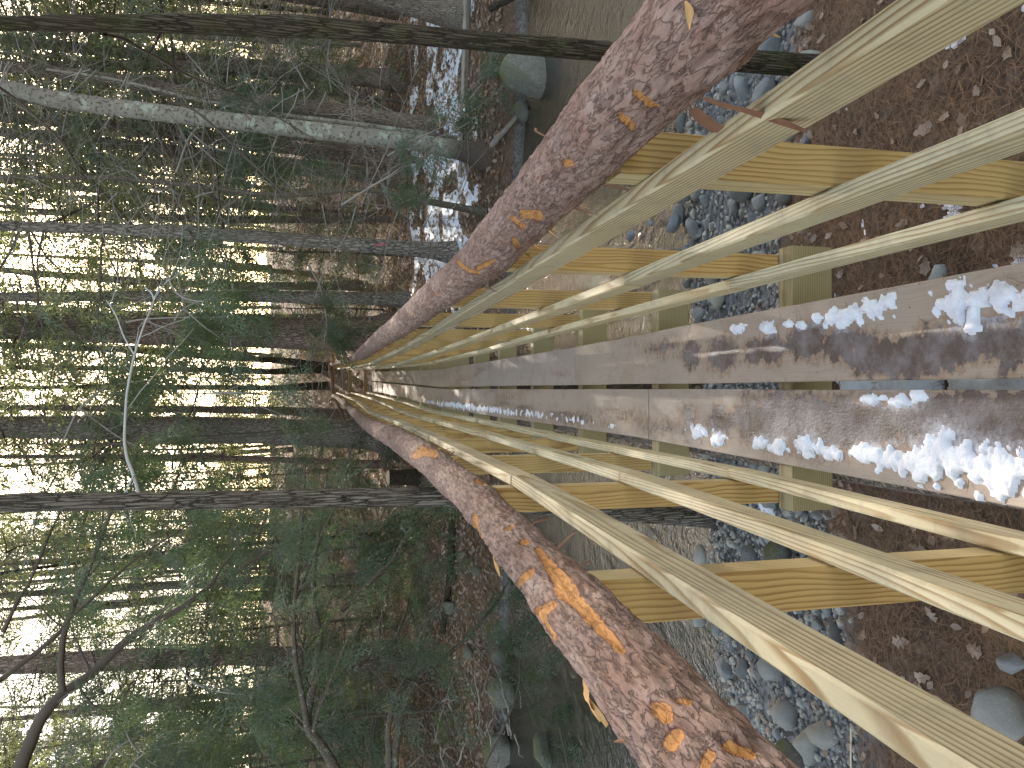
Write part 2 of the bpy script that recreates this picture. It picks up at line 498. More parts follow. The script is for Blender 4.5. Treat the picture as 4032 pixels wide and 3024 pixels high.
def snow_mat():
    t = NT('old_snow')
    P = t.pos()
    n1 = t.noise(P, 120.0, 5, 0.7)
    n2 = t.noise(P, 14.0, 5, 0.65)
    col = t.mix(t.ramp(n2, [(0.4, 0.0), (0.75, 1.0)]), (0.88, 0.88, 0.92), (0.66, 0.64, 0.68))
    col = t.mix(t.ramp(t.noise(P, 160.0, 2, 0.5), [(0.70, 0.0), (0.75, 0.6)]), col, (0.25, 0.17, 0.11))
    t.bsdf(col, 0.55, t.bump(n1, 0.7, 0.006), 0.3, **{'Subsurface Weight': 0.25, 'Subsurface Radius': (0.02, 0.02, 0.025), 'Subsurface Scale': 0.3})
    return t.m
M['snow'] = snow_mat()

def stone_mat(fixed=None):
    t = NT('river_stone')
    P, R = t.obj(), t.rnd()
    off = t.n('CombineXYZ', {0: t.math('MULTIPLY', R, 57.0), 1: t.math('MULTIPLY', R, 23.0), 2: R}).outputs[0]
    Q = t.vmath('ADD', P, off)
    base = t.ramp(R, [(0.0, (0.20, 0.20, 0.21)), (0.25, (0.30, 0.29, 0.275)), (0.45, (0.17, 0.18, 0.205)), (0.6, (0.36, 0.335, 0.295)), (0.8, (0.25, 0.235, 0.22)), (1.0, (0.29, 0.31, 0.33))], 'CONSTANT')
    if fixed: base = t.mix(t.math('MULTIPLY', R, 0.3), fixed, (0.24, 0.22, 0.20))
    n1 = t.noise(Q, 2.6, 6, 0.65)
    n2 = t.noise(Q, 26.0, 4, 0.7)
    col = t.mix(t.math('MULTIPLY', n1, 0.9), base, t.mix(0.5, base, (0.10, 0.095, 0.09)))
    col = t.mix(t.ramp(n2, [(0.55, 0.0), (0.72, 0.5)]), col, (0.50, 0.48, 0.44))
    t.bsdf(col, 0.65, t.bump(t.math('ADD', n1, t.math('MULTIPLY', n2, 0.3)), 0.5, 0.03), 0.35)
    return t.m
M['stone'] = stone_mat()

def boulder_mat():
    t = NT('mossy_boulder')
    P = t.obj()
    nz = t.n('SeparateXYZ', {0: t.n('NewGeometry').outputs['Normal']}).outputs[2]
    n1 = t.noise(P, 4.0, 7, 0.7)
    n2 = t.noise(P, 16.0, 5, 0.7)
    col = t.mix(n1, (0.07, 0.06, 0.048), (0.33, 0.30, 0.25))
    col = t.mix(t.ramp(n2, [(0.56, 0.0), (0.70, 0.7)]), col, (0.46, 0.46, 0.42))
    mm = t.math('MULTIPLY', t.ramp(nz, [(0.45, 0.0), (0.8, 1.0)]), t.ramp(n1, [(0.38, 0.0), (0.55, 0.9)]))
    col = t.mix(mm, col, (0.16, 0.155, 0.045))
    t.bsdf(col, 0.8, t.bump(t.math('ADD', n1, t.math('MULTIPLY', n2, 0.4)), 0.9, 0.04), 0.25)
    return t.m
M['boulder'] = boulder_mat()

def gravel_mat():
    t = NT('fine_river_gravel')
    P = t.pos()
    v = t.n('TexVoronoi', {'Vector': P, 'Scale': 26.0}).outputs['Color']
    f = t.n('SeparateXYZ', {0: v}).outputs[0]
    col = t.ramp(f, [(0.0, (0.185, 0.17, 0.155)), (0.25, (0.35, 0.315, 0.255)), (0.5, (0.26, 0.24, 0.215)), (0.7, (0.44, 0.39, 0.31)), (0.88, (0.225, 0.22, 0.215))], 'CONSTANT')
    t.bsdf(col, 0.7, None, 0.3)
    return t.m
M['gravel'] = gravel_mat()

def ground_mat():
    t = NT('forest_floor')
    P = t.pos()
    n1 = t.noise(P, 5.0, 7, 0.7)
    n2 = t.noise(P, 45.0, 6, 0.7)
    n3 = t.noise(t.vmath('MULTIPLY', P, (1, 1, 0.3)), 0.5, 4, 0.6)
    col = t.ramp(n2, [(0.28, (0.055, 0.035, 0.022)), (0.46, (0.145, 0.088, 0.053)), (0.60, (0.22, 0.143, 0.094)), (0.76, (0.36, 0.27, 0.20))])
    col = t.mix(t.ramp(n1, [(0.42, 0.0), (0.64, 0.7)]), col, (0.085, 0.058, 0.042))
    # leaf flecks
    v = t.n('TexVoronoi', {'Vector': P, 'Scale': 11.0})
    lf = t.n('SeparateXYZ', {0: v.outputs['Color']}).outputs[0]
    lcol = t.ramp(lf, [(0.0, (0.20, 0.12, 0.08)), (0.4, (0.36, 0.25, 0.19)), (0.7, (0.48, 0.38, 0.32)), (1.0, (0.30, 0.17, 0.10))])
    lm = t.math('MULTIPLY', t.ramp(v.outputs['Distance'], [(0.30, 1.0), (0.42, 0.0)]), t.ramp(n1, [(0.40, 0.15), (0.58, 0.9)]))
    col = t.mix(t.math('MULTIPLY', lm, t.attr('litter')), col, lcol)
    # moss
    mo = t.math('MULTIPLY', t.ramp(t.noise(P, 2.2, 6, 0.7), [(0.54, 0.0), (0.66, 0.8)]), t.attr('litter'))
    col = t.mix(mo, col, (0.075, 0.085, 0.022))
    # gravel and wet silt near the water
    gr = t.attr('gravel')
    gv = t.n('TexVoronoi', {'Vector': P, 'Scale': 34.0})
    gf = t.n('SeparateXYZ', {0: gv.outputs['Color']}).outputs[1]
    gcol = t.ramp(gf, [(0.0, (0.06, 0.058, 0.055)), (0.4, (0.16, 0.155, 0.15)), (0.75, (0.26, 0.25, 0.235)), (1.0, (0.12, 0.125, 0.14))])
    col = t.mix(gr, col, gcol)
    wet = t.attr('wet')
    bed = t.mix(n1, (0.045, 0.037, 0.02), (0.13, 0.105, 0.06))
    col = t.mix(wet, col, bed)
    h = t.math('ADD', n2, t.math('MULTIPLY', t.math('SUBTRACT', 0.5, v.outputs['Distance']), 0.6))
    t.bsdf(col, 0.9, t.bump(h, 0.9, 0.03), 0.15)
    return t.m
M['ground'] = ground_mat()

def water_mat():
    t = NT('dark_stream_water')
    P = t.pos()
    a = t.noise(t.vmath('MULTIPLY', P, (1.0, 0.75, 1)), 5.5, 3, 0.55, 0.6)
    b = t.noise(P, 19.0, 3, 0.55, 0.8)
    c = t.noise(P, 60.0, 2, 0.5, 0.4)
    h = t.math('ADD', t.math('MULTIPLY', a, 1.0), t.math('ADD', t.math('MULTIPLY', b, 0.38), t.math('MULTIPLY', c, 0.22)))
    nm = t.bump(h, 1.0, 0.026)
    gl = t.n('BsdfGlossy', {'Color': (1, 1, 1, 1), 'Roughness': 0.04, 'Normal': nm})
    tr = t.n('BsdfTransparent', {'Color': (0.035, 0.03, 0.02, 1)})
    fr = t.n('Fresnel', {'IOR': 1.34, 'Normal': nm}).outputs[0]
    mx = t.n('MixShader', {0: t.math('MULTIPLY', fr, 0.36, clamp=True), 1: tr.outputs[0], 2: gl.outputs[0]})
    t.t.links.new(mx.outputs[0], t.out.inputs[0])
    return t.m
M['water'] = water_mat()

# ------------------------------------------------------------------ ground and water
WATER_Z = -1.0
KY = [-30, 1.2, 2.2, 3.1, 3.5, 5.0, 5.6, 7.5, 9.6, 10.4, 10.8, 11.8, 15, 19, 24, 28, 33, 40, 60, 120]
KZ = [-.45, -.52, -.56, -.68, -.78, -1.0, -1.12, -1.28, -1.16, -1.0, -.80, -.62, -.34, -.12, -.06, .75, 2.0, 3.0, 4.6, 8.0]
def shift(x, y):
    near = 0.20 * np.sin(x * 0.9 + 0.6) + np.where(x < 0, -0.07 * np.abs(x) ** 1.0, 0.02 * np.abs(x))
    far = np.clip(-0.10 * x, -0.5, 1.0) + 0.18 * np.sin(x * 1.1)
    w = np.clip((y - 5.5) / 3.5, 0, 1)
    fade = np.clip((22 - y) / 8, 0, 1) * np.clip((y + 4) / 4, 0, 1)
    return (near * (1 - w) + far * w) * fade
def gz(x, y):
    x = np.asarray(x, float)
    y = np.asarray(y, float)
    z = np.interp(y - shift(x, y), KY, KZ)
    n = fbm(p3(x * 0.7, y * 0.7), 4, 3) - 0.5
    n2 = fbm(p3(x * 2.6, y * 2.6), 3, 9) - 0.5
    inw = np.clip((y - 3.3) / 1.0, 0, 1) * np.clip((11.5 - y) / 1.0, 0, 1)
    amp = np.interp(y, [0, 4, 11, 18, 30, 60], [0.10, 0.06, 0.14, 0.35, 0.9, 1.6])
    z = z + n * amp * (1 - 0.75 * inw) + n2 * 0.10 * (1 - 0.6 * inw)
    br = np.exp(-(x / 1.1) ** 2) * np.clip((y - 20) / 2, 0, 1) * np.clip((25 - y) / 2, 0, 1)
    z = z * (1 - br) + (-0.12) * br
    side = np.clip((np.abs(x) - 14) / 30, 0, 1) * np.clip((y - 14) / 10, 0, 1)
    return z + side * 2.5

def axis_pts(lo, f0, f1, hi, df, growth=1.12, dmax=2.5):
    mid = list(np.arange(f0, f1 + 1e-6, df))
    out, s, x = [], df, f1
    while x < hi:
        s = min(s * growth, dmax)
        x += s
        out.append(x)
    pre, s, x = [], df, f0
    while x > lo:
        s = min(s * growth, dmax)
        x -= s
        pre.append(x)
    return np.array(pre[::-1] + mid + out)
xs = axis_pts(-90, -4.5, 5.5, 90, 0.07)
ys = axis_pts(-25, 0.8, 13.0, 150, 0.07)
GX, GY = np.meshgrid(xs, ys, indexing='ij')
GZ = gz(GX, GY)
hz = GZ - WATER_Z
wetm = np.clip((0.05 - hz) / 0.08, 0, 1)
nn = fbm(p3(GX * 1.3, GY * 1.3), 3, 21) - 0.5
grav = np.clip(((GY - shift(GX, GY)) + nn * 0.8 - 3.25) / 0.25, 0, 1) * np.clip((6.2 - GY) / 0.3, 0, 1) * (1 - wetm * 0.4)
grav = np.maximum(grav, np.clip((0.12 - hz) / 0.06, 0, 1) * (GY > 8) * 0.7)
litter = np.clip((GY - 10.0) / 1.0, 0.25, 1)
ground = link('ground', mesh('ground', np.stack([GX, GY, GZ], -1), grid_faces(len(xs), len(ys)), M['ground'], True,
                             {'wet': wetm, 'gravel': grav, 'litter': litter}))
tag(ground, kind='structure')
wx = np.linspace(-45, 45, 40)
wy = np.linspace(3.0, 13.5, 12)
WX, WY = np.meshgrid(wx, wy, indexing='ij')
water = link('water', mesh('water', np.stack([WX, WY, np.full_like(WX, WATER_Z)], -1), grid_faces(40, 12), M['water'], True))
tag(water, kind='structure')

# ------------------------------------------------------------------ the footbridge
ROOT = empty('footbridge', (0, 0, -0.1), 'long narrow wooden footbridge with log handrails crossing the stream', 'footbridge')
def child(o):
    o.parent = ROOT
    o.matrix_parent_inverse = Matrix.Translation((0, 0, 0.1))
    return o

K = list(range(-1, 18))
def DJ(k): return 2.54 + 1.22 * (k - 1)                       # near face of joist k
bzk = [0.07, 0.05, 0.033, 0.005, 0, 0, 0, 0, 0, -.025, -.03, -.03, -.03, -.025, -.01, .035, .05, .10, .147]
def bz(D): return np.interp(D, [DJ(k) + .045 for k in K], bzk)
def bx(D): return np.interp(D, [-5, 11.2, 22.2, 23], [0, 0, 0.2, 0.21])

# image-space stain and snow patches, laid on the deck plane
def zr(x, y, rx, ry):                                          # coordinates of an enlarged crop -> deck ellipse
    px, py = 2688 + .6076 * x, 1008 + .6076 * y
    c = at_z(px, py, 0.0)
    a = at_z(px + .6076 * rx, py, 0.0)
    b = at_z(px, py + .6076 * ry, 0.0)
    return c[0], c[1], abs(b[0] - c[0]), abs(a[1] - c[1])
STAIN = [zr(*e) for e in [
    (70, 640, 50, 80), (280, 640, 90, 90), (500, 620, 60, 70), (620, 600, 70, 90), (850, 560, 120, 100), (1080, 570, 130, 100),
    (1300, 650, 170, 110), (1500, 660, 200, 115), (1750, 600, 200, 135), (1950, 560, 180, 115), (2150, 520, 130, 130), (1550, 740, 70, 60),
    (2190, 720, 40, 80), (2400, 560, 200, 150), (2700, 600, 300, 150),
    (60, 1030, 45, 60), (260, 1090, 55, 110), (340, 1060, 40, 40), (470, 1050, 80, 130), (650, 1050, 130, 160), (850, 1080, 160, 165),
    (1100, 1080, 190, 155), (1300, 1090, 190, 160), (1620, 1080, 220, 160), (1900, 1080, 260, 180), (2200, 1060, 200, 190), (2500, 1080, 300, 200)]]
SNOW = [zr(*e) for e in [
    (1100, 390, 120, 52), (1300, 340, 125, 50), (1420, 290, 28, 42), (920, 410, 28, 28), (1870, 290, 125, 92), (2140, 270, 115, 85), (1960, 390, 45, 75),
    (390, 475, 40, 24), (600, 470, 38, 34), (740, 435, 24, 18), (2350, 300, 120, 80), (820, 450, 30, 20),
    (130, 1140, 50, 38), (250, 1190, 45, 34), (550, 1220, 50, 34), (660, 1240, 64, 38), (870, 1240, 64, 55), (1050, 1280, 55, 34),
    (1300, 1290, 95, 40), (1450, 1330, 125, 62), (1650, 1340, 155, 85), (1850, 1330, 155, 105), (2050, 1380, 155, 115), (2220, 1430, 90, 110),
    (1750, 1220, 80, 85), (2000, 1550, 30, 48), (1730, 1490, 24, 18), (1620, 1490, 14, 12), (1290, 930, 70, 24), (1480, 940, 85, 32), (1600, 905, 55, 28), (2500, 1400, 200, 120)]]
def efield(X, Y, E):
    f = np.zeros_like(X)
    for cx, cy, rx, ry in E:
        d = np.sqrt(((X - cx) / rx) ** 2 + ((Y - cy) / ry) ** 2)
        f = np.maximum(f, np.clip(1.0 - 0.5 * d, 0, 1))
    return f
def far_stain(X, Y):
    w = np.clip((Y - 3.0) / 0.6, 0, 1)
    n = fbm(p3(X * 9, Y * 1.7), 3, 5)
    lft = np.where(X < 0, np.exp(-((X + .19) / .07) ** 2), 0.0)
    return w * np.clip((n - 0.36) * 2.4, 0, 1) * np.maximum(lft, np.exp(-((X - .2) / .06) ** 2) * 0.55 * (Y < 5.0) + 0.35 * (Y > 5))

BOARD_W = {'r': ([-.6, 1.55, 3.5, 5.1, 9, 22.3], [.318, .312, .302, .285, .280, .285], .0225),
           'l': ([-.6, 1.55, 3.6, 4.2, 7.7, 13, 22.3], [.305, .300, .278, .274, .283, .275, .275], .006)}
def board(side, D0, D1, idx):
    st = np.linspace(D0 + .004, D1 - .004, max(8, int((D1 - D0) / (0.02 if D0 < 3 else 0.06))))
    kn, wv, gap = BOARD_W[side]
    out = np.interp(st, kn, wv)
    ins = np.full_like(st, gap)
    if side == 'r':
        lo, hi = ins, out
    else:
        lo, hi = -out, -ins
    rr = random.Random(idx * 7 + (side == 'l'))
    zoff = rr.uniform(-.002, .002)
    jit = (fbm(p3(st * 1.7, 0 * st, idx), 3, 4) - .5) * .006
    m = 16
    pr = []
    for i in range(len(st)):
        w0, w1 = lo[i] + jit[i], hi[i] - jit[i]
        c = .004
        ring = [(w0 + c, -.040), (w1 - c, -.040), (w1, -.036), (w1, -c)]
        tt = np.linspace(1, 0, m)
        cup = -.003 * (1 - (2 * tt - 1) ** 2)
        ring += [(w0 + c + (w1 - w0 - 2 * c) * t, cc) for t, cc in zip(tt, cup)]
        ring += [(w0, -c), (w0, -.036)]
        pr.append(ring)
    S = np.stack([bx(st), st, bz(st) + zoff], -1)
    def af(V):
        f = np.maximum(efield(V[:, 0], V[:, 1], STAIN), far_stain(V[:, 0] - bx(V[:, 1]), V[:, 1]))
        return {'stain': f, 'frost': efield(V[:, 0], V[:, 1], [(a_, b_, c_ * 1.9, d_ * 1.7) for a_, b_, c_, d_ in SNOW])}
    # the grain runs round the middle of the board
    loc = S[0].copy()
    loc[0] += (lo[0] + hi[0]) / 2
    return child(sweep('deck_board', S, pr, M['deck'], None, True, (1, 0, 0), (0, 0, 1), af, loc))
def jc(k): return DJ(k) + .044
for i, (a, b) in enumerate([(-.3, 0), (0, 3), (3, 6), (6, 9), (9, 12), (12, 15), (15, 17)]):
    b0 = board('r', jc(a) if a >= 0 else -.6, jc(b) if b < 17 else 22.25, i)
for i, (a, b) in enumerate([(-1, 2), (2, 5), (5, 8), (8, 11), (11, 14), (14, 17)]):
    b0 = board('l', jc(a), jc(b) if b < 17 else 22.22, i + 10)
for o in bpy.data.objects:
    if o.name.startswith('deck_board'):
        o.data.polygons.foreach_set('use_smooth', np.zeros(len(o.data.polygons), bool))

# joists and posts
RX_ = lambda D: np.interp(D, [0, 2.65, 5.07, 7.5, 25], [.39, .387, .377, .348, .345])     # inner face of right rails
LX_ = lambda D: np.interp(D, [0, .75, 1.5, 2.2, 2.65, 25], [-.362, -.349, -.335, -.320, -.3125, -.302])
RLOG = np.array([(-.6, .50, .43, .074), (.85, .50, .505, .075), (1.7, .495, .545, .079), (2.67, .485, .600, .083), (5.07, .485, .622, .091), (8.8, .485, .626, .085), (11.1, .485, .632, .081)])
RLOG2 = np.array([(11.0, .485, .632, .054), (14, .485, .64, .053), (17, .485, .61, .051), (20, .49, .53, .051), (22.3, .50, .463, .050)])
LLOG = np.array([(-.6, -.43, .375, .060), (.75, -.42, .425, .062), (1.58, -.415, .485, .064), (2.67, -.41, .575, .067), (4.4, -.405, .625, .083), (5.9, -.39, .622, .089), (7.4, -.415, .622, .087),
                 (8.6, -.43, .622, .082), (12.1, -.415, .63, .074), (17.6, -.42, .61, .061), (22.3, -.40, .515, .053)])
def logh(L, D): return np.interp(D, L[:, 0], L[:, 2]), np.interp(D, L[:, 0], L[:, 3])
rg = random.Random(5)
for k in K:
    D = DJ(k)
    zt = float(bz(D)) - .041
    x0 = float(bx(D))
    if k >= 0:
        a, b = x0 - .465 + rg.uniform(-.01, .01), x0 + .535 + rg.uniform(-.01, .01)
        child(sweep('joist', [(a, D + .044, zt - .09), (b, D + .044, zt - .09)], rect(-.044, .044, -.09, .09), M['joist'], None, False, (0, 1, 0), (0, 0, 1)))
    for sd_, L in ((1, RLOG if D < 11.3 else RLOG2), (-1, LLOG)):
        xi = (RX_(D) + .040) if sd_ > 0 else (LX_(D) - .040)
        xi = float(xi) + x0
        xb = xi + sd_ * rg.uniform(0, .012)
        lh, lr = logh(L, D + .13)
        ztop = EYE - lh - lr * .72
        w = .091 + rg.uniform(-.003, .003)
        s0 = np.array([(xb, D + .0895 + .044, zt - .185 - rg.uniform(0, .04)), (xi, D + .0895 + .044 + rg.uniform(-.004, .004), ztop)])
        pr = rect(0, w, -.043, .043) if sd_ > 0 else rect(-w, 0, -.043, .043)
        po = child(sweep('post', s0, pr, M['post'], None, False, (1, 0, 0), (0, 1, 0)))
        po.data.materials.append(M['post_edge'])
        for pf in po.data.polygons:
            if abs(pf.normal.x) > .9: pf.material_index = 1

# rails: 8 ft lengths butted on every second post
KD = [DJ(k) + .133 for k in K]
RT = [.600, .655, .700, .735, .767, .768, .767, .77, .77, .785, .80, .80, .80, .79, .77, .72, .70, .65, .60]
RM = [1.02, 1.075, 1.124, 1.15, 1.175, 1.178, 1.17, 1.178, 1.18, 1.20, 1.21, 1.21, 1.21, 1.205, 1.19, 1.14, 1.12, 1.07, 1.02]
RB = [1.50, 1.535, 1.567, 1.576, 1.584, 1.59, 1.597, 1.597, 1.592, 1.61, 1.63, 1.64, 1.64, 1.635, 1.61, 1.57, 1.55, 1.50, 1.45]
LT = [.575, .635, .685, .715, .74, .745, .749, .728, .705, .71, .745, .765, .77, .765, .745, .70, .68, .63, .58]
LM = [1.00, 1.06, 1.106, 1.13, 1.146, 1.15, 1.152, 1.15, 1.15, 1.17, 1.19, 1.20, 1.20, 1.19, 1.17, 1.12, 1.10, 1.05, 1.0]
LB = [1.49, 1.53, 1.564, 1.57, 1.574, 1.58, 1.588, 1.588, 1.585, 1.60, 1.62, 1.63, 1.63, 1.625, 1.60, 1.56, 1.54, 1.49, 1.44]
for side, hs, outs in ((1, (RT, RM, RB), 1), (-1, (LT, LM, LB), -1)):
    for hh in hs:
        for i in range(0, 18, 2):
            D0 = KD[i] + (.003 if i else 0)
            D1 = KD[i + 2] - .003
            st = np.linspace(D0, D1, 13)
            z = EYE - np.interp(st, KD, hh) + rg.uniform(-.004, .004) + (st - D0) * rg.uniform(-.0018, .0018)
            xin = (RX_(st) if side > 0 else LX_(st)) + bx(st) + rg.uniform(0, .004) * side
            S = np.stack([xin, st, z], -1)
            pr = rect(0, .038, -.089, 0, .005) if side > 0 else rect(-.038, 0, -.089, 0, .005)
            child(sweep('rail', S, pr, M['rail'], None, False, (1, 0, 0), (0, 0, 1)))
# closed far end: two cross boards and stringers below
for h in (.98, 1.41):
    child(sweep('end_rail', [(-.10, 22.37, EYE - h), (.54, 22.37, EYE - h)], rect(-.019, .019, -.045, .045), M['endrail'], None, False, (0, 1, 0), (0, 0, 1)))
for xs0 in (-.26, .24):
    st = np.linspace(-.4, 22.3, 60)
    n = fbm(p3(st * .8, 0 * st, xs0 * 9), 3, 8) - .5
    S = np.stack([xs0 + bx(st) + n * .03, st, bz(st) - .223 - .10 + n * .02 * 0], -1)
    child(sweep('stringer', S, [(math.cos(t) * .105, math.sin(t) * .0995) for t in np.linspace(0, 2 * math.pi, 13)[:-1]], M['bark_brown'], None, True, (1, 0, 0), (0, 0, 1)))

# handrail logs ------------------------------------------------------
def zpt(pts, ox, oy, s): return [(ox + x * s, oy + y * s, w * s) for x, y, w in pts]
STRIPS_L = [zpt(p, 1344, 2016, .6076) for p in [
    [(1275, 240, 22), (1340, 330, 30), (1400, 420, 48), (1450, 495, 66), (1510, 560, 46), (1570, 620, 44), (1640, 700, 42), (1720, 790, 34), (1810, 885, 26)],
    [(1365, 600, 26), (1285, 650, 36), (1300, 720, 34), (1370, 820, 22)], [(1150, 460, 18), (1225, 385, 24)],
    [(2040, 1270, 46), (2090, 1310, 56)], [(2175, 1430, 40), (2130, 1500, 46)], [(862, 30, 20), (870, 100, 16), (940, 250, 10)], [(1170, 195, 18), (1200, 190, 16)], [(1100, 95, 14), (1060, 110, 10)]]]
STRIPS_L += [zpt(p, 1600, 1500, .3165) for p in [[(110, 930, 40), (200, 870, 60), (340, 900, 50)], [(870, 1240, 24), (990, 1275, 26)]]]
STRIPS_L += [zpt(p, 2600, 2500, .551) for p in [[(20, 540, 34), (30, 500, 26)], [(120, 460, 24), (200, 470, 20)], [(100, 720, 26), (60, 760, 20)], [(350, 850, 36), (300, 930, 34)], [(480, 790, 40), (640, 830, 46)]]]
STRIPS_R = [zpt(p, 1344, 0, .6076) for p in [
    [(1900, 600, 16), (1990, 670, 20)], [(1800, 750, 20), (1880, 820, 26)], [(1450, 1060, 24), (1480, 1060, 24)], [(1180, 1390, 26), (1270, 1400, 34)], [(1105, 1415, 14), (1175, 1470, 18)], [(1115, 1560, 16), (1150, 1600, 12)], [(2040, 690, 16), (1960, 680, 10)]]]
STRIPS_R += [zpt(p, 1600, 1000, .3165) for p in [[(640, 90, 20), (700, 170, 26), (800, 225, 22), (900, 235, 18)], [(880, 185, 26), (980, 140, 30), (1080, 90, 22)], [(350, 480, 10), (390, 520, 12)]]]

def seg_field(px, py, lines):
    f = np.zeros_like(px)
    for ln in lines:
        for (x0, y0, w0), (x1, y1, w1) in zip(ln[:-1], ln[1:]):
            dx, dy = x1 - x0, y1 - y0
            t = np.clip(((px - x0) * dx + (py - y0) * dy) / (dx * dx + dy * dy + 1e-6), 0, 1)
            d = np.hypot(px - x0 - t * dx, py - y0 - t * dy) / (w0 + (w1 - w0) * t)
            f = np.maximum(f, np.clip(1 - .5 * d, 0, 1))
    return f

def handlog(L, D0, D1, strips, seed, swell=0.0, step=None):
    st = []
    d = D0
    while d < D1:
        st.append(d)
        d += step or max(.009, min(.05, d * .005))
    st.append(D1)
    st = np.array(st)
    na = 104 if D0 < 4 else 56
    ang = np.linspace(0, 2 * np.pi, na + 1)[:-1]
    wob = (fbm(p3(st * .7, 0 * st, seed), 3, seed) - .5)
    wob2 = (fbm(p3(st * .7, 0 * st + 9, seed), 3, seed + 5) - .5)
    cx = np.interp(st, L[:, 0], L[:, 1]) + bx(st) + wob * .022
    ch = EYE - np.interp(st, L[:, 0], L[:, 2]) + wob2 * .016
    r = np.interp(st, L[:, 0], L[:, 3]) * (1 + swell * np.exp(-((st - D0) / .25) ** 2))
    A, S = np.meshgrid(ang, st)
    rr = np.repeat(r[:, None], na, 1)
    # ropey flakes: noise on the unrolled cylinder, slightly spiralled
    tw = A + S * .35
    q = np.stack([np.cos(tw) * 4.6, np.sin(tw) * 4.6, S * 19.0], -1)
    f1 = fbm(q * .55, 3, seed)
    f2 = fbm(q * np.array([2.2, 2.2, 1.5]), 4, seed + 3)
    plate = np.clip((f2 - .40) * 4, 0, 1)
    knots = 0
    rk = random.Random(seed)
    for _ in range(int((D1 - D0) * 1.6) + 2):
        kd, ka, kr = rk.uniform(D0, D1), rk.uniform(0, 6.28), rk.uniform(.02, .04)
        dd = np.sqrt((S - kd) ** 2 + (rr * ((A - ka + np.pi) % (2 * np.pi) - np.pi)) ** 2) / kr
        knots = knots + np.exp(-dd ** 2) * .09 - np.exp(-((dd - 1.4) / .4) ** 2) * .03
    f0 = fbm(q * np.array([.22, .22, .16]), 3, seed + 9)
    disp = (f0 - .5) * .22 + (f1 - .5) * .06 + (plate - .5) * .055 + (f2 - .5) * .05 + knots
    R0 = rr * (1 + disp * (.07 / np.maximum(rr, .03)))
    # facing test so that the torn patches only lie on the side they are seen on
    X = cx[:, None] + R0 * np.cos(A)
    Z = ch[:, None] + R0 * np.sin(A)
    P = np.stack([X, S, Z], -1)
    strip = np.zeros_like(X)
    if strips:
        px, py, zc = project(P)
        nrm = np.stack([np.cos(A), 0 * A, np.sin(A)], -1)
        face = np.clip(((CAM - P) * nrm).sum(-1) * 8, 0, 1)
        strip = seg_field(px, py, strips) * face
    strip = np.maximum(strip, np.clip((fbm(q * 1.6, 3, seed + 31) - .74) * 6, 0, .55))
    cut = np.clip((strip - .45) * 6, 0, 1)
    P = P - np.stack([np.cos(A), 0 * A, np.sin(A)], -1) * (cut * .006)[..., None]
    relief = plate
    loc = P[0].mean(0)
    n = len(st)
    V = (P - loc).reshape(-1, 3)
    fc = [list(map(int, f)) for f in grid_faces(n, na, True)]
    V = np.concatenate([V, [[cx[0] - loc[0], D0 - loc[1] - .01, ch[0] - loc[2]], [cx[-1] - loc[0], D1 - loc[1] + .01, ch[-1] - loc[2]]]])
    for i in range(na):
        j = (i + 1) % na
        fc.append([n * na, j, i])
        fc.append([n * na + 1, (n - 1) * na + i, (n - 1) * na + j])
    ex = np.array([.6, .6])
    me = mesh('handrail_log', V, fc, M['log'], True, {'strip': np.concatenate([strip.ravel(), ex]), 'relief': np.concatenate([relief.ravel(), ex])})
    return child(link('handrail_log', me, None, loc)), (cx, ch, r, st)

LOGS = []
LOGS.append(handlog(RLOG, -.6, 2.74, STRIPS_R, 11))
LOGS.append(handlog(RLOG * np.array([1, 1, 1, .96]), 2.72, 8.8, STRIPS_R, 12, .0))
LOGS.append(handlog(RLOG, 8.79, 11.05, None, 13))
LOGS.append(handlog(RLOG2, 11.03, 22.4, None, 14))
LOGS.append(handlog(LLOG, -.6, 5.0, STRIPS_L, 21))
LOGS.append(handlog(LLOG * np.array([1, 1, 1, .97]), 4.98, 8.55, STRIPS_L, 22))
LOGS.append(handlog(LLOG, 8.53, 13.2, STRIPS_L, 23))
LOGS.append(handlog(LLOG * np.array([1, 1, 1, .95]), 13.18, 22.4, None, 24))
# cross log at the closed end
t_ = np.linspace(0, 1, 40)
V, Fq = tubes([(np.stack([.74 - 1.02 * t_, 22.46 + 0 * t_, EYE - .42 - .10 * t_ + .01 * np.sin(t_ * 9)], -1), .058 - .012 * t_)], 16)
eo = link('handrail_log', mesh('handrail_log', V - V.mean(0), Fq, M['log'], True, {'strip': np.full(len(V), .1), 'relief': np.full(len(V), .6)}), None, V.mean(0))
child(eo)
V, Fq = tubes([(np.stack([-.18 - .75 * t_, 22.60 + .1 * t_, EYE - .53 - .30 * t_], -1), .05 - .01 * t_)], 14)
child(link('handrail_log', mesh('handrail_log', V - V.mean(0), Fq, M['log'], True, {'strip': np.full(len(V), .1), 'relief': np.full(len(V), .6)}), None, V.mean(0)))

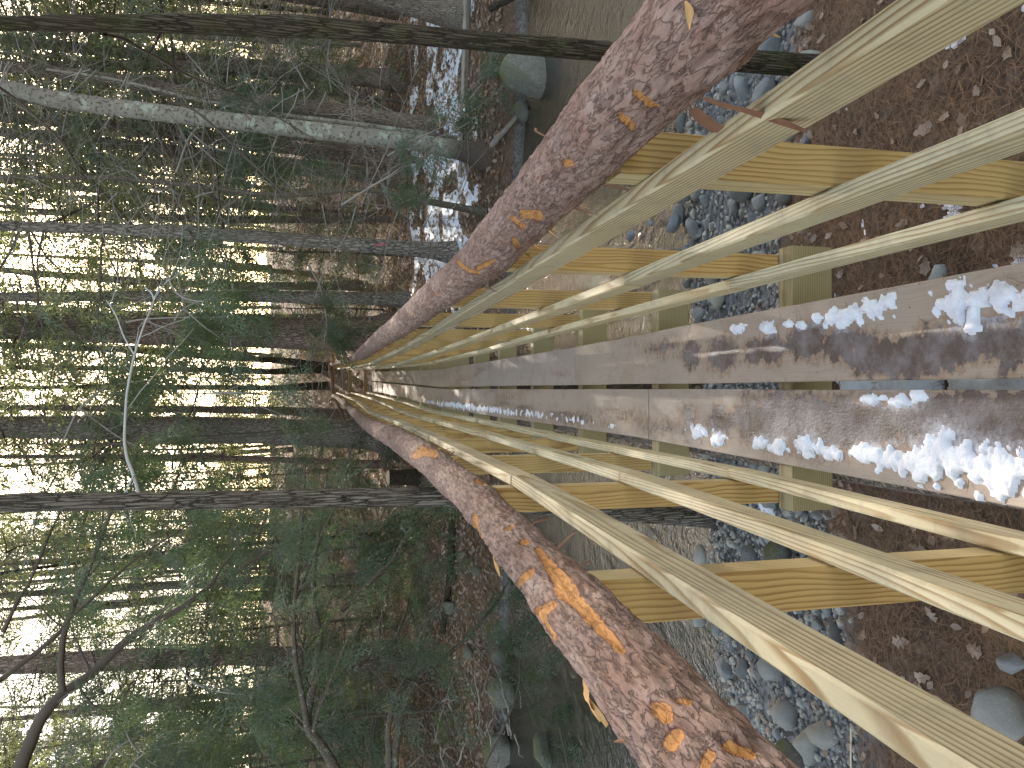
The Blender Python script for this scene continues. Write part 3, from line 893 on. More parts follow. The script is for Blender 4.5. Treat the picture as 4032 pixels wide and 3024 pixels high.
# hanging shreds of torn bark: sub-parts of the logs
def shred(logi, D, angd, length, width, mat, seed, outward=.5):
    o, (cx, ch, r, st) = LOGS[logi]
    i = int(np.argmin(abs(st - D)))
    a = math.radians(angd)
    c = np.array([cx[i] + r[i] * math.cos(a), st[i], ch[i] + r[i] * math.sin(a)])
    nv = np.array([math.cos(a), 0, math.sin(a)])
    rs = random.Random(seed)
    t = np.linspace(0, 1, 7)
    dirv = nv * outward + np.array([0, rs.uniform(-.8, .8), 0]) + np.array([0, 0, -.6])
    dirv /= np.linalg.norm(dirv)
    pts = c + dirv * (t * length)[:, None] + np.array([0, 0, -1]) * (t ** 2 * length * .4)[:, None]
    wv = np.array([.25, 1, .15]) * width
    wv = wv[None, :] * (np.sin(np.pi * (t * .85 + .12)) ** .6)[:, None]
    cv = nv * (np.sin(t * 5 + seed) * .006)[:, None]
    V = np.concatenate([pts - wv / 2 + cv, pts + nv * .004, pts + wv / 2 + cv])
    n = len(t)
    fc = np.concatenate([np.stack([np.arange(n - 1) + b * n, np.arange(1, n) + b * n, np.arange(1, n) + (b + 1) * n, np.arange(n - 1) + (b + 1) * n], -1) for b in (0, 1)])
    me = mesh('bark_shred', V - V.mean(0), fc, mat, True)
    s = link('bark_shred', me, o, Vector(V.mean(0)) - o.location)
    return s
rs_ = random.Random(77)
shred(0, 1.02, 212, .12, .030, M['shred'], 1, .8)
shred(0, 1.08, 222, .12, .045, M['shred'], 2, .6)
shred(0, 1.55, 230, .07, .02, M['shred'], 3)
shred(0, 1.75, 225, .06, .018, M['shred'], 4)
shred(0, 1.5, 75, .05, .015, M['shred'], 5, 1.2)
shred(4, 1.15, 150, .09, .02, M['shred_or'], 6, 1.2)
shred(4, 1.17, 152, .08, .012, M['shred_or'], 7, 1.3)
shred(4, 2.05, 140, .06, .012, M['shred_or'], 8, 1.3)
shred(4, 1.3, 160, .08, .04, M['shred'], 9, .3)
for i in range(150):
    li = rs_.choice([0, 1, 1, 1, 1, 2, 4, 4, 5, 5, 6])
    st = LOGS[li][1][3]
    D = rs_.uniform(max(.8, st[0]), st[-1])
    right = li < 4
    ang = rs_.uniform(195, 290) if right else rs_.uniform(-110, 0)
    if rs_.random() < .15: ang = rs_.uniform(60, 120)
    shred(li, D, ang, rs_.uniform(.012, .05), rs_.uniform(.003, .010), M['shred'] if rs_.random() < .7 else M['shred_or'], i + 20, rs_.uniform(.5, 1.5))

# green sprig lying on the left middle rail comes later with the foliage

# ------------------------------------------------------------------ snow (stuff)
def snow_patch(name, x0, x1, y0, y1, step, field, zfun, h, seed, nscale, thr=.5, namp=.55, kindlabel=None):
    X, Y = np.meshgrid(np.arange(x0, x1, step), np.arange(y0, y1, step), indexing='ij')
    f = field(X, Y) + (fbm(p3(X * nscale, Y * nscale), 5, seed) - .5) * namp * 2
    d = f - thr
    ht = np.where(d > 0, h * np.sqrt(np.clip(d * 3, 0, 1)) * (.6 + .8 * fbm(p3(X * nscale * 2.5, Y * nscale * 2.5), 3, seed + 2)), -.004)
    Zb = zfun(X, Y)
    V = np.stack([X, Y, Zb + ht], -1)
    q = grid_faces(*X.shape)
    keep = (d.ravel()[q] > 0).any(1)
    q = q[keep]
    used, inv = np.unique(q, return_inverse=True)
    me = mesh(name, V.reshape(-1, 3)[used], inv.reshape(-1, 4), M['snow'], True)
    o = link(name, me)
    return tag(o, kindlabel, None, None, 'stuff')
snow_patch('snow', -.30, .31, 1.3, 4.2, .007, lambda X, Y: efield(X, Y, [(a_, b_, c_ * 1.15, d_ * 1.2) for a_, b_, c_, d_ in SNOW]) * ((X > .03) | (X < -.012)), lambda X, Y: bz(Y), .012, 3, 38, .50, .58, 'patches of old snow and ice frozen on the near deck boards')
snow_patch('snow', -.28, -.02, 4.2, 12.5, .014, lambda X, Y: .95 * np.exp(-((X + .22) / .045) ** 2) * (.55 + .45 * np.clip(1 - abs(Y - 9) / 5, 0, 1)), lambda X, Y: bz(Y), .006, 6, 26, .74, .80, 'broken line of thin snow along the left edge of the far deck')
snow_patch('snow', -.25, .35, 1.0, 3.3, .02, lambda X, Y: .62 + 0 * X, gz, .05, 8, 5, .5, .35, 'snow on the ground seen through the gap between the deck boards')
def far_snow(X, Y):
    p = (X - .8) / 1.5
    band = np.exp(-((Y - (12.4 + .0 * X)) / .75) ** 2) * .75 + np.exp(-((Y - 13.9) / .9) ** 2) * .72 + np.exp(-((Y - 15.6) / .5) ** 2) * .5
    return band * np.clip(p, 0, 1)
snow_patch('snow', .6, 11.0, 10.9, 17.5, .05, far_snow, gz, .014, 12, 2.3, .52, .95, 'broken snow lying over leaves on the far right bank')
snow_patch('snow', .2, 1.5, 1.6, 3.4, .012, lambda X, Y: .33 + 0 * X, gz, .02, 15, 7, .56, .42, 'small white snow scraps among the needles right of the bridge')
snow_patch('snow', -.9, -.45, 3.4, 4.6, .012, lambda X, Y: .62 * np.exp(-((X + .72) / .12) ** 2 - ((Y - 4.05) / .28) ** 2), gz, .03, 18, 8, .45, .25, 'small snow patch among the stones left of the bridge')

# ------------------------------------------------------------------ foliage building blocks
def make_spray(L, nside, per, leaf, wid, seed, droop=.25):
    r = np.random.RandomState(seed)
    tri = []
    for i in range(nside + 1):
        t = (i + .5) / (nside + 1)
        base = np.array([0, L * t, -droop * L * t * t])
        for sgn in (-1, 1):
            if i == nside and sgn > 0: break
            a = math.radians(r.uniform(32, 58)) if i < nside else 0
            ln = L * .55 * (1 - t) ** .6 * r.uniform(.75, 1.15) if i < nside else L * .18
            d = np.array([sgn * math.sin(a), math.cos(a), -.15 - r.uniform(0, .35)])
            d /= np.linalg.norm(d)
            k = max(1, int(per * (1 - .55 * t)))
            for j in range(k):
                p = base + d * ln * (j + .3) / k
                for s2 in ((-1, 1) if per > 3 else (r.choice([-1, 1]),)):
                    b = math.radians(r.uniform(15, 45)) * s2
                    d2 = np.array([d[0] * math.cos(b) - d[1] * math.sin(b), d[0] * math.sin(b) + d[1] * math.cos(b), d[2] + r.uniform(-.3, .2)])
                    d2 /= np.linalg.norm(d2)
                    sv = np.cross(d2, [r.uniform(-.5, .5), r.uniform(-.5, .5), 1.0])
                    sv /= np.linalg.norm(sv)
                    ll = leaf * r.uniform(.7, 1.25)
                    tri.append([p + sv * wid * .5, p - sv * wid * .5, p + d2 * ll])
    return np.array(tri)                                      # (n,3,3)

def rotmats(yaw, pitch, roll):
    cy, sy, cp, sp, cr, sr = np.cos(yaw), np.sin(yaw), np.cos(pitch), np.sin(pitch), np.cos(roll), np.sin(roll)
    z = np.zeros_like(yaw)
    o = np.ones_like(yaw)
    Rz = np.stack([np.stack([cy, -sy, z], -1), np.stack([sy, cy, z], -1), np.stack([z, z, o], -1)], -2)
    Rx = np.stack([np.stack([o, z, z], -1), np.stack([z, cp, -sp], -1), np.stack([z, sp, cp], -1)], -2)
    Ry = np.stack([np.stack([cr, z, sr], -1), np.stack([z, o, z], -1), np.stack([-sr, z, cr], -1)], -2)
    return Rz @ Rx @ Ry

def place_sprays(sprays, pos, yaw, pitch, roll, scale, seed):
    r = np.random.RandomState(seed)
    which = r.randint(0, len(sprays), len(pos))
    out = []
    Rm = rotmats(yaw, pitch, roll) * scale[:, None, None]
    for i, s in enumerate(sprays):
        m = which == i
        if not m.any(): continue
        W = np.einsum('nij,tkj->ntki', Rm[m], s) + pos[m][:, None, None, :]
        out.append(W.reshape(-1, 3))
    V = np.concatenate(out)
    return V, np.arange(len(V)).reshape(-1, 3)

SP_FAR = [make_spray(.75, 4, 2, .20, .055, s) for s in range(3)]
SP_MID = [make_spray(.55, 6, 3, .105, .022, s + 10) for s in range(4)]
SP_NEAR = [make_spray(.34, 8, 4, .046, .0105, s + 20, .35) for s in range(4)]

def wig(r, p0, d, L, n, amp, grav=0.0):
    pts = [np.array(p0, float)]
    d = np.array(d, float)
    d /= np.linalg.norm(d)
    for i in range(n):
        d = d + r.normal(0, amp, 3) + np.array([0, 0, grav])
        d /= np.linalg.norm(d)
        pts.append(pts[-1] + d * L / n)
    return np.array(pts)

def crown_variant(seed, z0, z1, Lb, nb, sprays, scale, per_m, droop=-.12, bare=.25, taper=1.0):
    """branches with sprays round an upright axis; returns foliage (V,F) and limbs (V,F)"""
    r = np.random.RandomState(seed)
    lines, pos, yaw, pit, rol = [], [], [], [], []
    for i in range(nb):
        u = r.rand()
        z = z0 + (z1 - z0) * u
        L = Lb * (1 - taper * .75 * u) * r.uniform(.55, 1.2)
        az = r.uniform(0, 2 * np.pi)
        el = r.uniform(-.15, .35)
        p = wig(r, (0, 0, z), (math.cos(az) * math.cos(el), math.sin(az) * math.cos(el), math.sin(el)), L, 6, .12, droop * .35)
        rad = np.linspace(.012 + .006 * L, .003, len(p))
        lines.append((p, rad))
        ns = max(2, int(L * per_m))
        for j in range(ns):
            t = bare + (1 - bare) * (j + r.rand()) / ns
            k = min(int(t * 6), 5)
            f = t * 6 - k
            q = p[k] * (1 - f) + p[k + 1] * f
            d = p[k + 1] - p[k]
            pos.append(q)
            yaw.append(math.atan2(d[1], d[0]) - math.pi / 2 + r.uniform(-1.1, 1.1))
            pit.append(r.uniform(-.9, .15))
            rol.append(r.uniform(-.7, .7))
        for j in range(2):
            k = r.randint(1, 5)
            d = p[k + 1] - p[k] + r.normal(0, .25, 3) * L / 6
            q = wig(r, p[k], d, L * .4, 4, .2, -.03)
            lines.append((q, np.linspace(.006, .002, 5)))
            for tt in (2, 4):
                pos.append(q[tt])
                yaw.append(math.atan2(d[1], d[0]) - math.pi / 2 + r.uniform(-.7, .7))
                pit.append(r.uniform(-.9, .1))
                rol.append(r.uniform(-.6, .6))
    pos = np.array(pos)
    sc = scale * r.uniform(.7, 1.3, len(pos))
    return place_sprays(sprays, pos, np.array(yaw), np.array(pit), np.array(rol), sc, seed + 1), tubes(lines, 3)

def twig_variant(seed, z0, z1, L0, L1, nb, r0=.009):
    r = np.random.RandomState(seed)
    lines = []
    for i in range(nb):
        z = r.uniform(z0, z1)
        az = r.uniform(0, 2 * np.pi)
        el = r.uniform(-.3, .75)
        L = r.uniform(L0, L1)
        p = wig(r, (0, 0, z), (math.cos(az) * math.cos(el), math.sin(az) * math.cos(el), math.sin(el)), L, 7, .17, .0)
        lines.append((p, np.linspace(r0 * r.uniform(.6, 1.4), .002, 8)))
        for j in range(r.randint(2, 6)):
            k = r.randint(1, 7)
            q = wig(r, p[k], (p[k] - p[k - 1]) / (L / 7) + r.normal(0, .6, 3), L * r.uniform(.2, .5), 4, .25, 0)
            lines.append((q, np.linspace(.005, .0015, 5)))
    return tubes(lines, 3)

CROWN = {}
def add_crowns(key, n, mat, limbmat, **kw):
    CROWN[key] = []
    for i in range(n):
        (V, Fc), (LV, LF) = crown_variant(hash_(key) + i * 13, **kw)
        CROWN[key].append((mesh('crown', V, Fc, mat), mesh('limbs', LV, LF, limbmat, True)))
def hash_(s): return sum(ord(c) * (i + 3) for i, c in enumerate(s)) % 1000
add_crowns('low', 3, M['leaf_mid'], M['twig_dark'], z0=1.2, z1=14.0, Lb=2.5, nb=52, sprays=SP_MID, scale=1.15, per_m=4.2)
add_crowns('high', 3, M['leaf_far'], M['twig_dark'], z0=4.5, z1=19.0, Lb=3.0, nb=48, sprays=SP_FAR, scale=1.1, per_m=4.0)
add_crowns('far', 3, M['leaf_far'], M['twig_dark'], z0=1.5, z1=20.0, Lb=3.2, nb=54, sprays=SP_FAR, scale=1.15, per_m=3.6)
add_crowns('bush', 3, M['leaf_near'], M['twig_dark'], z0=.3, z1=4.2, Lb=1.6, nb=42, sprays=SP_MID, scale=.85, per_m=6.0, droop=-.05)
TWIGS = [mesh('dead_twigs', *twig_variant(300 + i, .6, 9.5, .6, 2.6, 95, .009), M['twig'], True) for i in range(4)]

# ------------------------------------------------------------------ trees
def trunk_mesh(pts, rad, mat, sides=14, rough=.08, seed=0, flare=.35, step=.25):
    """a tapered, slightly lumpy trunk along a path of world points (base first); returned relative to the base"""
    pts = np.asarray(pts, float)
    rad = np.asarray(rad, float)
    cum = np.concatenate([[0], np.cumsum(np.linalg.norm(np.diff(pts, axis=0), axis=1))])
    n = max(10, int(cum[-1] / step))
    s = np.linspace(0, cum[-1], n)
    P = np.stack([np.interp(s, cum, pts[:, i]) for i in range(3)], -1)
    R = np.interp(s, cum, rad)
    if n > 6:
        ker = np.ones(3) / 3
        for i in range(3): P[1:-1, i] = np.convolve(P[:, i], ker, 'valid')
    R = R * (1 + flare * np.exp(-s / (R[0] * 2.2)))
    A = np.linspace(0, 2 * np.pi, sides + 1)[:-1]
    nz = fbm(np.stack([np.cos(A)[None, :] * 2.5 + 0 * s[:, None], np.sin(A)[None, :] * 2.5 + 0 * s[:, None], s[:, None] * (1.2 / max(R[0] * 6, .5)) + seed + 0 * A[None, :]], -1), 4, seed) - .5
    RR = R[:, None] * (1 + nz * rough * 2)
    V = P[:, None, :] + RR[..., None] * np.stack([np.cos(A), np.sin(A), 0 * A], -1)[None]
    return mesh('trunk', (V - P[0]).reshape(-1, 3), grid_faces(n, sides, True), mat, True), P[0]

def tree(name, label, pts, rad, mat, crown=None, crown_at=(0, 0, 0), cscale=1.0, twigs=None, seed=0, group=None, sides=14, rough=.08, flare=.35, step=.25, rot=0.0, twscale=1.0, cat='tree'):
    me, base = trunk_mesh(pts, rad, mat, sides, rough, seed, flare, step)
    t = empty(name, base, label, cat, group)
    link('trunk', me, t)
    if crown:
        c, l = CROWN[crown][seed % len(CROWN[crown])]
        for nm, d in (('crown', c), ('limbs', l)):
            o = tag(link(nm, d, t, crown_at), kind='stuff')
            o.rotation_euler = (0, 0, rot)
            o.scale = (cscale,) * 3
    if twigs is not None:
        o = tag(link('dead_twigs', TWIGS[twigs % 4], t, crown_at), kind='stuff')
        o.rotation_euler = (0, 0, rot * 2.1)
        o.scale = (twscale,) * 3
    return t

def hero(name, label, D, pix, mat, base_ext=True, top=13.0, **kw):
    """pix: list of (x, y, width) photo pixels, base first; the trunk stands in the plane y = D"""
    P, R = [], []
    for x, y, w in pix:
        q = at_D(x, y, D)
        P.append(q)
        R.append(w * .5 * np.dot(q - CAM, fwd) / F)
    P, R = np.array(P), np.array(R)
    if base_ext:
        d = (P[0] - P[1]) / max(1e-3, P[1][2] - P[0][2])
        g = float(gz(P[0][0], D)) - .12
        if P[0][2] > g:
            b = P[0] + d * (P[0][2] - g)
            P = np.concatenate([[b], P])
            R = np.concatenate([[R[0]], R])
        else:
            P[0][2] = g
    if top and P[-1][2] < top:
        d = (P[-1] - P[-2]) / np.linalg.norm(P[-1] - P[-2])
        d = d * .5 + np.array([0, 0, .5])
        d /= d[2]
        q = P[-1] + d * (top - P[-1][2])
        P = np.concatenate([P, [q]])
        R = np.concatenate([R, [R[-1] * .45]])
    return tree(name, label, P, R, mat, **kw)
def dsp(pts): return [(x * 1.8228, y * 1.8228, w * 1.8228) for x, y, w in pts]

# measured trunks --------------------------------------------------- (displayed-picture pixels)
hero('leaning_tree', 'slim dark mossy trunk rising close beside the right handrail', 3.25,
     dsp([(1870, 152, 50), (1750, 142, 47), (1560, 128, 46), (1330, 113, 44), (1100, 94, 41), (900, 76, 40), (700, 62, 42), (630, 56, 50), (560, 58, 44), (400, 52, 40), (150, 50, 34), (0, 52, 30)]), M['bark_moss'], crown='high', cscale=.7, seed=1, rough=.10, flare=.15, step=.06, sides=28, crown_at=(-.5, 0, 7))
hero('leaning_tree', 'dark furrowed trunk rising beside the left handrail from the gravel', 4.9,
     dsp([(1545, 1114, 52), (1400, 1107, 48), (1200, 1092, 45), (950, 1072, 42), (700, 1078, 40), (500, 1080, 40), (250, 1084, 38), (60, 1085, 42), (0, 1086, 36)]), M['bark_furrow'], crown='high', cscale=.75, seed=2, rough=.12, flare=.1, step=.06, sides=28, crown_at=(0, 0, 7))
hero('leaning_tree', 'thick grey trunk with a mossy foot leaning right at the edge of the snow', 12.0,
     dsp([(1000, 42, 58), (960, 30, 46), (850, 2, 44), (700, -45, 42), (400, -130, 40)]), M['bark_cedar'], crown='low', seed=0, flare=.5, sides=20, step=.12, crown_at=(2.5, 0, 0))
hero('forest_tree', 'brown trunk whose foot is hidden by cedar sprays on the snowy bank', 13.9,
     dsp([(960, 276, 34), (900, 265, 32), (700, 236, 31), (420, 205, 29), (200, 165, 26), (0, 142, 24)]), M['bark_brown'], crown='low', twigs=0, seed=1, rot=1.0, crown_at=(1.2, 0, 1.5))
hero('beech_tree', 'pale lichen blotched trunk leaning right, its dark foot on the far bank', 11.0,
     dsp([(1030, 336, 52), (1000, 326, 40), (900, 308, 36), (700, 285, 36), (500, 262, 36), (250, 232, 36), (120, 215, 38), (60, 200, 34), (0, 186, 30)]), M['bark_beech'], twigs=1, seed=3, rot=.4, flare=.25, step=.1, sides=20, crown_at=(.8, 0, 1.0))
hero('sapling', 'thin pale sapling standing between the pale blotched trunk and a brown trunk', 12.4,
     dsp([(965, 296, 10), (900, 285, 9), (780, 268, 9), (600, 247, 8), (420, 215, 8), (250, 170, 6), (100, 150, 5)]), M['bark_beech'], seed=4, top=None, flare=.1, sides=8)
hero('forest_tree', 'narrow trunk with a mossy curved foot left of the pale blotched trunk', 15.0,
     dsp([(950, 358, 22), (925, 352, 14), (800, 322, 13), (600, 290, 12), (400, 262, 12), (200, 232, 10), (0, 215, 9)]), M['bark_brown'], twigs=2, seed=5, rot=2.2)
hero('forest_tree', 'mid sized brown trunk standing behind the narrow mossy footed trunk', 17.0,
     dsp([(840, 386, 34), (800, 380, 29), (650, 358, 28), (450, 335, 26), (250, 310, 24), (0, 285, 20)]), M['bark_brown'], crown='low', twigs=3, seed=2, rot=3.0, crown_at=(.5, 0, 2.5))
hero('forest_tree', 'thin dark crooked trunk patched with lichen at the edge of the far bank', 11.2,
     dsp([(1040, 458, 22), (1010, 452, 16), (900, 430, 14), (840, 414, 12), (760, 408, 12), (660, 420, 13), (560, 421, 12), (450, 404, 11), (250, 384, 10), (0, 382, 9)]), M['bark_sap'], twigs=0, seed=6, rot=.9, twscale=.9, sides=10, step=.12)
hero('forest_tree', 'upright grey trunk meeting the right handrail where the log is ringed', 12.5,
     dsp([(985, 548, 46), (940, 541, 34), (800, 531, 31), (600, 515, 28), (300, 497, 26), (0, 488, 22)]), M['bark_grey'], crown='low', twigs=1, seed=0, rot=2.0, crown_at=(.2, 0, 2.5))
hero('forest_tree', 'grey trunk standing directly behind the right handrail before the big pine', 17.0,
     dsp([(900, 648, 36), (850, 646, 29), (700, 643, 26), (500, 640, 24), (250, 640, 22), (0, 642, 20)]), M['bark_grey'], crown='low', twigs=2, seed=1, rot=.3, crown_at=(0, 0, 3.0))
hero('pine_tree', 'massive reddish plated pine trunk just right of the far bridge end', 18.5,
     dsp([(905, 726, 84), (800, 722, 68), (700, 722, 68), (500, 716, 66), (300, 712, 64), (150, 706, 60), (0, 704, 58)]), M['bark_pine'], crown='high', twigs=3, seed=0, rot=4.0, sides=26, rough=.04, top=20, twscale=1.1)
hero('pine_tree', 'massive grey plated pine trunk just left of the far bridge end', 19.5,
     dsp([(905, 945, 72), (800, 938, 58), (700, 936, 56), (500, 930, 54), (300, 925, 52), (0, 922, 48)]), M['bark_grey'], crown='high', twigs=0, seed=1, rot=1.4, sides=26, rough=.04, top=20, twscale=1.1)
hero('sapling', 'smooth grey sapling leaning across the left pine trunk', 17.5,
     dsp([(830, 902, 16), (780, 912, 15), (720, 920, 13), (640, 930, 12), (560, 938, 11), (440, 945, 9), (300, 955, 8), (150, 965, 7)]), M['bark_sap'], seed=7, top=None, flare=.1, sides=9)
for i, (lab, D, pts, mt) in enumerate([
    ('dark trunk at the upper right edge of the sunlit leaf mound', 30, [(645, 784, 17), (600, 778, 14), (470, 771, 13), (300, 758, 12), (0, 745, 10)], 'bark_moss'),
    ('dark trunk with curved foot in the middle of the sunlit leaf mound', 31, [(640, 800, 18), (600, 803, 13), (400, 798, 12), (200, 795, 11), (0, 793, 10)], 'bark_moss'),
    ('thin dark trunk at the left part of the sunlit leaf mound', 30, [(642, 836, 16), (600, 838, 12), (400, 836, 10), (220, 835, 9), (0, 838, 8)], 'bark_moss'),
    ('dark trunk at the left rim of the sunlit leaf mound', 27, [(700, 893, 22), (600, 887, 17), (400, 884, 15), (200, 882, 14), (0, 880, 12)], 'bark_brown')]):
    hero('forest_tree', lab, D, dsp(pts), M[mt], crown='high', twigs=i, seed=i, rot=i * 1.3, crown_at=(0, 0, 2))

# multi-stemmed bare shrubs leaning in from the left
def zz(pts, ox=0, oy=2016, s=.6076): return [(ox + x * s, oy + y * s) for x, y in pts]
def stems(name, label, D, stemlist, mat, spr=None, seed=0, cat='shrub', sprays=SP_NEAR, sn=6, ssc=1.0):
    """stemlist: (list of (x,y) photo px, width0, width1) drawn at distance D (with a little depth drift)"""
    r = np.random.RandomState(seed)
    root = None
    lines, fol = [], []
    for si, (pts, w0, w1, dd) in enumerate(stemlist):
        n = len(pts)
        P = np.array([at_D(x, y, D + dd * (i / max(1, n - 1)) + (0 if si else 0)) for i, (x, y) in enumerate(pts)])
        s = np.linspace(0, n - 1, n * 4)
        Q = np.stack([np.interp(s, np.arange(n), P[:, k]) for k in range(3)], -1)
        for _ in range(2):
            Q[1:-1] = (Q[:-2] + 2 * Q[1:-1] + Q[2:]) / 4
        R = np.linspace(w0, w1, len(Q)) * .5 * D / F
        lines.append((Q, R))
        L = np.linalg.norm(np.diff(Q, axis=0), axis=1).sum()
        for j in range(int(L * 5)):
            k = r.randint(len(Q) // 4, len(Q) - 1)
            d = (Q[k + 1] - Q[k]) if k + 1 < len(Q) else (Q[k] - Q[k - 1])
            d = d / np.linalg.norm(d)
            q = wig(r, Q[k], d * .7 + r.normal(0, .55, 3), r.uniform(.25, .9), 6, .18, 0)
            lines.append((q, np.linspace(max(.0025, R[k] * .35), .0012, 7)))
            fol.append(q)
    base = lines[0][0][0]
    V, Fq = tubes(lines, 7)
    t = empty(name, base, label, cat)
    tag(link('stems', mesh('stems', V - base, Fq, mat, True), t), kind='stuff')
    if spr:
        pos, yaw = [], []
        for q in fol:
            for _ in range(sn):
                k = r.randint(2, len(q))
                d = q[k] - q[k - 1]
                pos.append(q[k] + r.normal(0, .04, 3))
                yaw.append(math.atan2(d[1], d[0]) - math.pi / 2 + r.uniform(-1.3, 1.3))
        pos = np.array(pos)
        n = len(pos)
        V, Fc = place_sprays(sprays, pos, np.array(yaw), r.uniform(-1.1, .1, n), r.uniform(-.7, .7, n), ssc * r.uniform(.6, 1.3, n), seed)
        tag(link('foliage', mesh('foliage', V - base, Fc, M[spr]), t), kind='stuff')
    return t
stems('bare_shrub', 'grey smooth barked multi stemmed shrub leaning in from the left with upright shoots', 8.0, [
    (zz([(2230, 1780), (2170, 1659), (2080, 1500), (2000, 1425), (1988, 1330), (2030, 1150), (2062, 900), (2085, 800), (2040, 640), (2030, 500), (2045, 300), (2090, 0), (2120, -250)]), 42, 9, .6),
    (zz([(1992, 1390), (1960, 1200), (1915, 980), (1900, 760), (1912, 560), (1945, 250), (1965, 0), (1975, -300)]), 24, 8, -.4),
    (zz([(2030, 1420), (2060, 1290), (2120, 1150), (2195, 960), (2260, 800)]), 14, 6, -.3),
    (zz([(1912, 570), (1980, 420), (2080, 150), (2160, 0), (2210, -120)]), 12, 5, .4),
    (zz([(1990, 960), (1960, 860), (1850, 600), (1800, 400), (1790, 150)]), 11, 4, .5)], M['bark_sap'], 'leaf_near', 41, sn=2)
stems('bare_shrub', 'dark forked branch sweeping in from the lower left past the foliage', 6.5, [
    (zz([(60, 1820), (130, 1659), (230, 1400), (300, 1280), (420, 1160), (600, 1050), (780, 860), (950, 740), (1130, 650), (1300, 530), (1400, 440), (1550, 370), (1720, 270), (1800, 230)]), 50, 9, 1.0),
    (zz([(405, 1170), (390, 1020), (400, 860), (430, 720), (520, 500), (620, 260), (660, 150), (720, 0), (760, -150)]), 26, 10, .5),
    (zz([(440, 700), (600, 560), (720, 440), (880, 300), (1150, 130), (1300, 30)]), 12, 5, .5),
    (zz([(-60, 1130), (0, 1090), (250, 900), (400, 770), (430, 720)]), 22, 14, .4),
    (zz([(1370, 470), (1440, 350), (1570, 190)]), 12, 5, .2),
    (zz([(20, 780), (60, 690), (130, 540), (170, 500), (260, 300), (330, 120), (420, -60)]), 16, 7, .3)], M['twig_dark'], 'leaf_near', 42, sn=4, ssc=1.1)
stems('bare_shrub', 'pair of grey stems arching over the far left bank toward the log handrail', 8.4, [
    (zz([(350, 1740), (345, 1600), (365, 1420), (420, 1200), (500, 1060), (570, 995), (700, 920), (830, 800), (960, 650), (1040, 540), (1058, 480)], 1344), 34, 10, .6),
    (zz([(305, 1740), (310, 1600), (300, 1400), (345, 1200), (420, 1060), (475, 990), (490, 920), (540, 720), (640, 600)], 1344), 28, 6, .4),
    (zz([(0, 1030), (90, 1000), (150, 970), (190, 915)], 1344), 30, 18, .2),
    (zz([(0, 640), (120, 520), (240, 400), (330, 320), (450, 100), (540, 10)], 1344), 24, 7, .5),
    (zz([(840, 820), (900, 910), (1000, 1000), (1100, 1060), (1200, 1000)], 1344), 8, 3, .3),
    (zz([(460, 1090), (560, 1180), (700, 1270), (790, 1400)], 1344), 8, 3, .4)], M['bark_sap'], 'leaf_near', 43, sn=3)
stems('dead_branch', 'bleached white dead branch reaching up beside the left furrowed trunk', 5.2, [
    (zz([(900, 1540), (860, 1400), (825, 1320), (805, 1200), (812, 1050), (820, 900), (850, 740), (872, 640), (905, 530), (940, 430), (985, 340), (1000, 290), (985, 240), (940, 205)], 0, 1008), 14, 5, .5),
    (zz([(870, 640), (800, 520), (760, 400), (720, 330), (690, 290)], 0, 1008), 6, 3, .3),
    (zz([(870, 1410), (830, 1500), (790, 1560)], 0, 1008), 7, 4, .1)], M['twig_pale'], None, 44, cat='branch')
stems('dead_branch', 'long dark bare limb slanting from the right mossy trunk across the wood', 4.6, [
    (zz([(680, 222), (800, 245), (900, 310), (1060, 395), (1200, 480), (1380, 555), (1550, 605), (1700, 700), (1850, 790), (2000, 880), (2150, 960)], 0, 0), 15, 4, 2.5)], M['twig_dark'], None, 45, cat='branch')
stems('dead_branch', 'long thin bare limb slanting through the wood left of the pale trunk', 9.0, [
    (zz([(-40, 540), (0, 570), (130, 660), (280, 800), (420, 940), (520, 1130), (560, 1160)], 0, 0), 12, 4, 1.0),
    (zz([(1080, 650), (1250, 700), (1400, 830), (1550, 980), (1700, 1120), (1830, 1250), (1900, 1380), (2000, 1480), (2080, 1540)], 0, 0), 11, 6, 1.0)], M['twig_dark'], None, 46, cat='branch')
# cedar sprays hanging over the snowy right bank
stems('cedar_bough', 'thin twig with blue green cedar sprays over the snow on the right bank', 9.6, [
    (zz([(300, 1010), (480, 900), (650, 830), (760, 740), (830, 640), (900, 560), (960, 470)], 1344, 0), 7, 3, .3),
    (zz([(0, 1330), (160, 1230), (330, 1130), (480, 1010), (620, 930)], 1344, 0), 9, 5, .3),
    (zz([(560, 900), (700, 870), (830, 790)], 1344, 0), 5, 3, .1)], M['twig'], 'leaf_near', 47, sn=5, ssc=1.15, cat='bough')
stems('cedar_bough', 'drooping blue green cedar boughs over the water at the far left', 7.6, [
    (zz([(930, 1640), (1100, 1300), (1160, 1100), (1150, 900), (1100, 640), (1080, 560)], 1344), 9, 4, 1.0),
    (zz([(1480, 1700), (1450, 1560), (1420, 1430), (1400, 1350)], 1344), 8, 4, .4),
    (zz([(1140, 1340), (1240, 1270), (1330, 1200), (1420, 1280)], 1344), 6, 3, .4)], M['twig_dark'], 'leaf_near', 48, sn=8, ssc=1.1, cat='bough')
stems('cedar_bough', 'blue green cedar boughs hanging just left of the left handrail', 10.5, [
    (zz([(0, 120), (120, 160), (260, 200), (400, 130), (520, 60)], 1344), 8, 4, .6),
    (zz([(-150, 330), (0, 420), (150, 330), (300, 230)], 1344), 8, 4, .6),
    (zz([(60, 620), (150, 480), (260, 390), (380, 300)], 1344), 8, 4, .6)], M['twig_dark'], 'leaf_near', 49, sn=8, ssc=1.4, cat='bough')
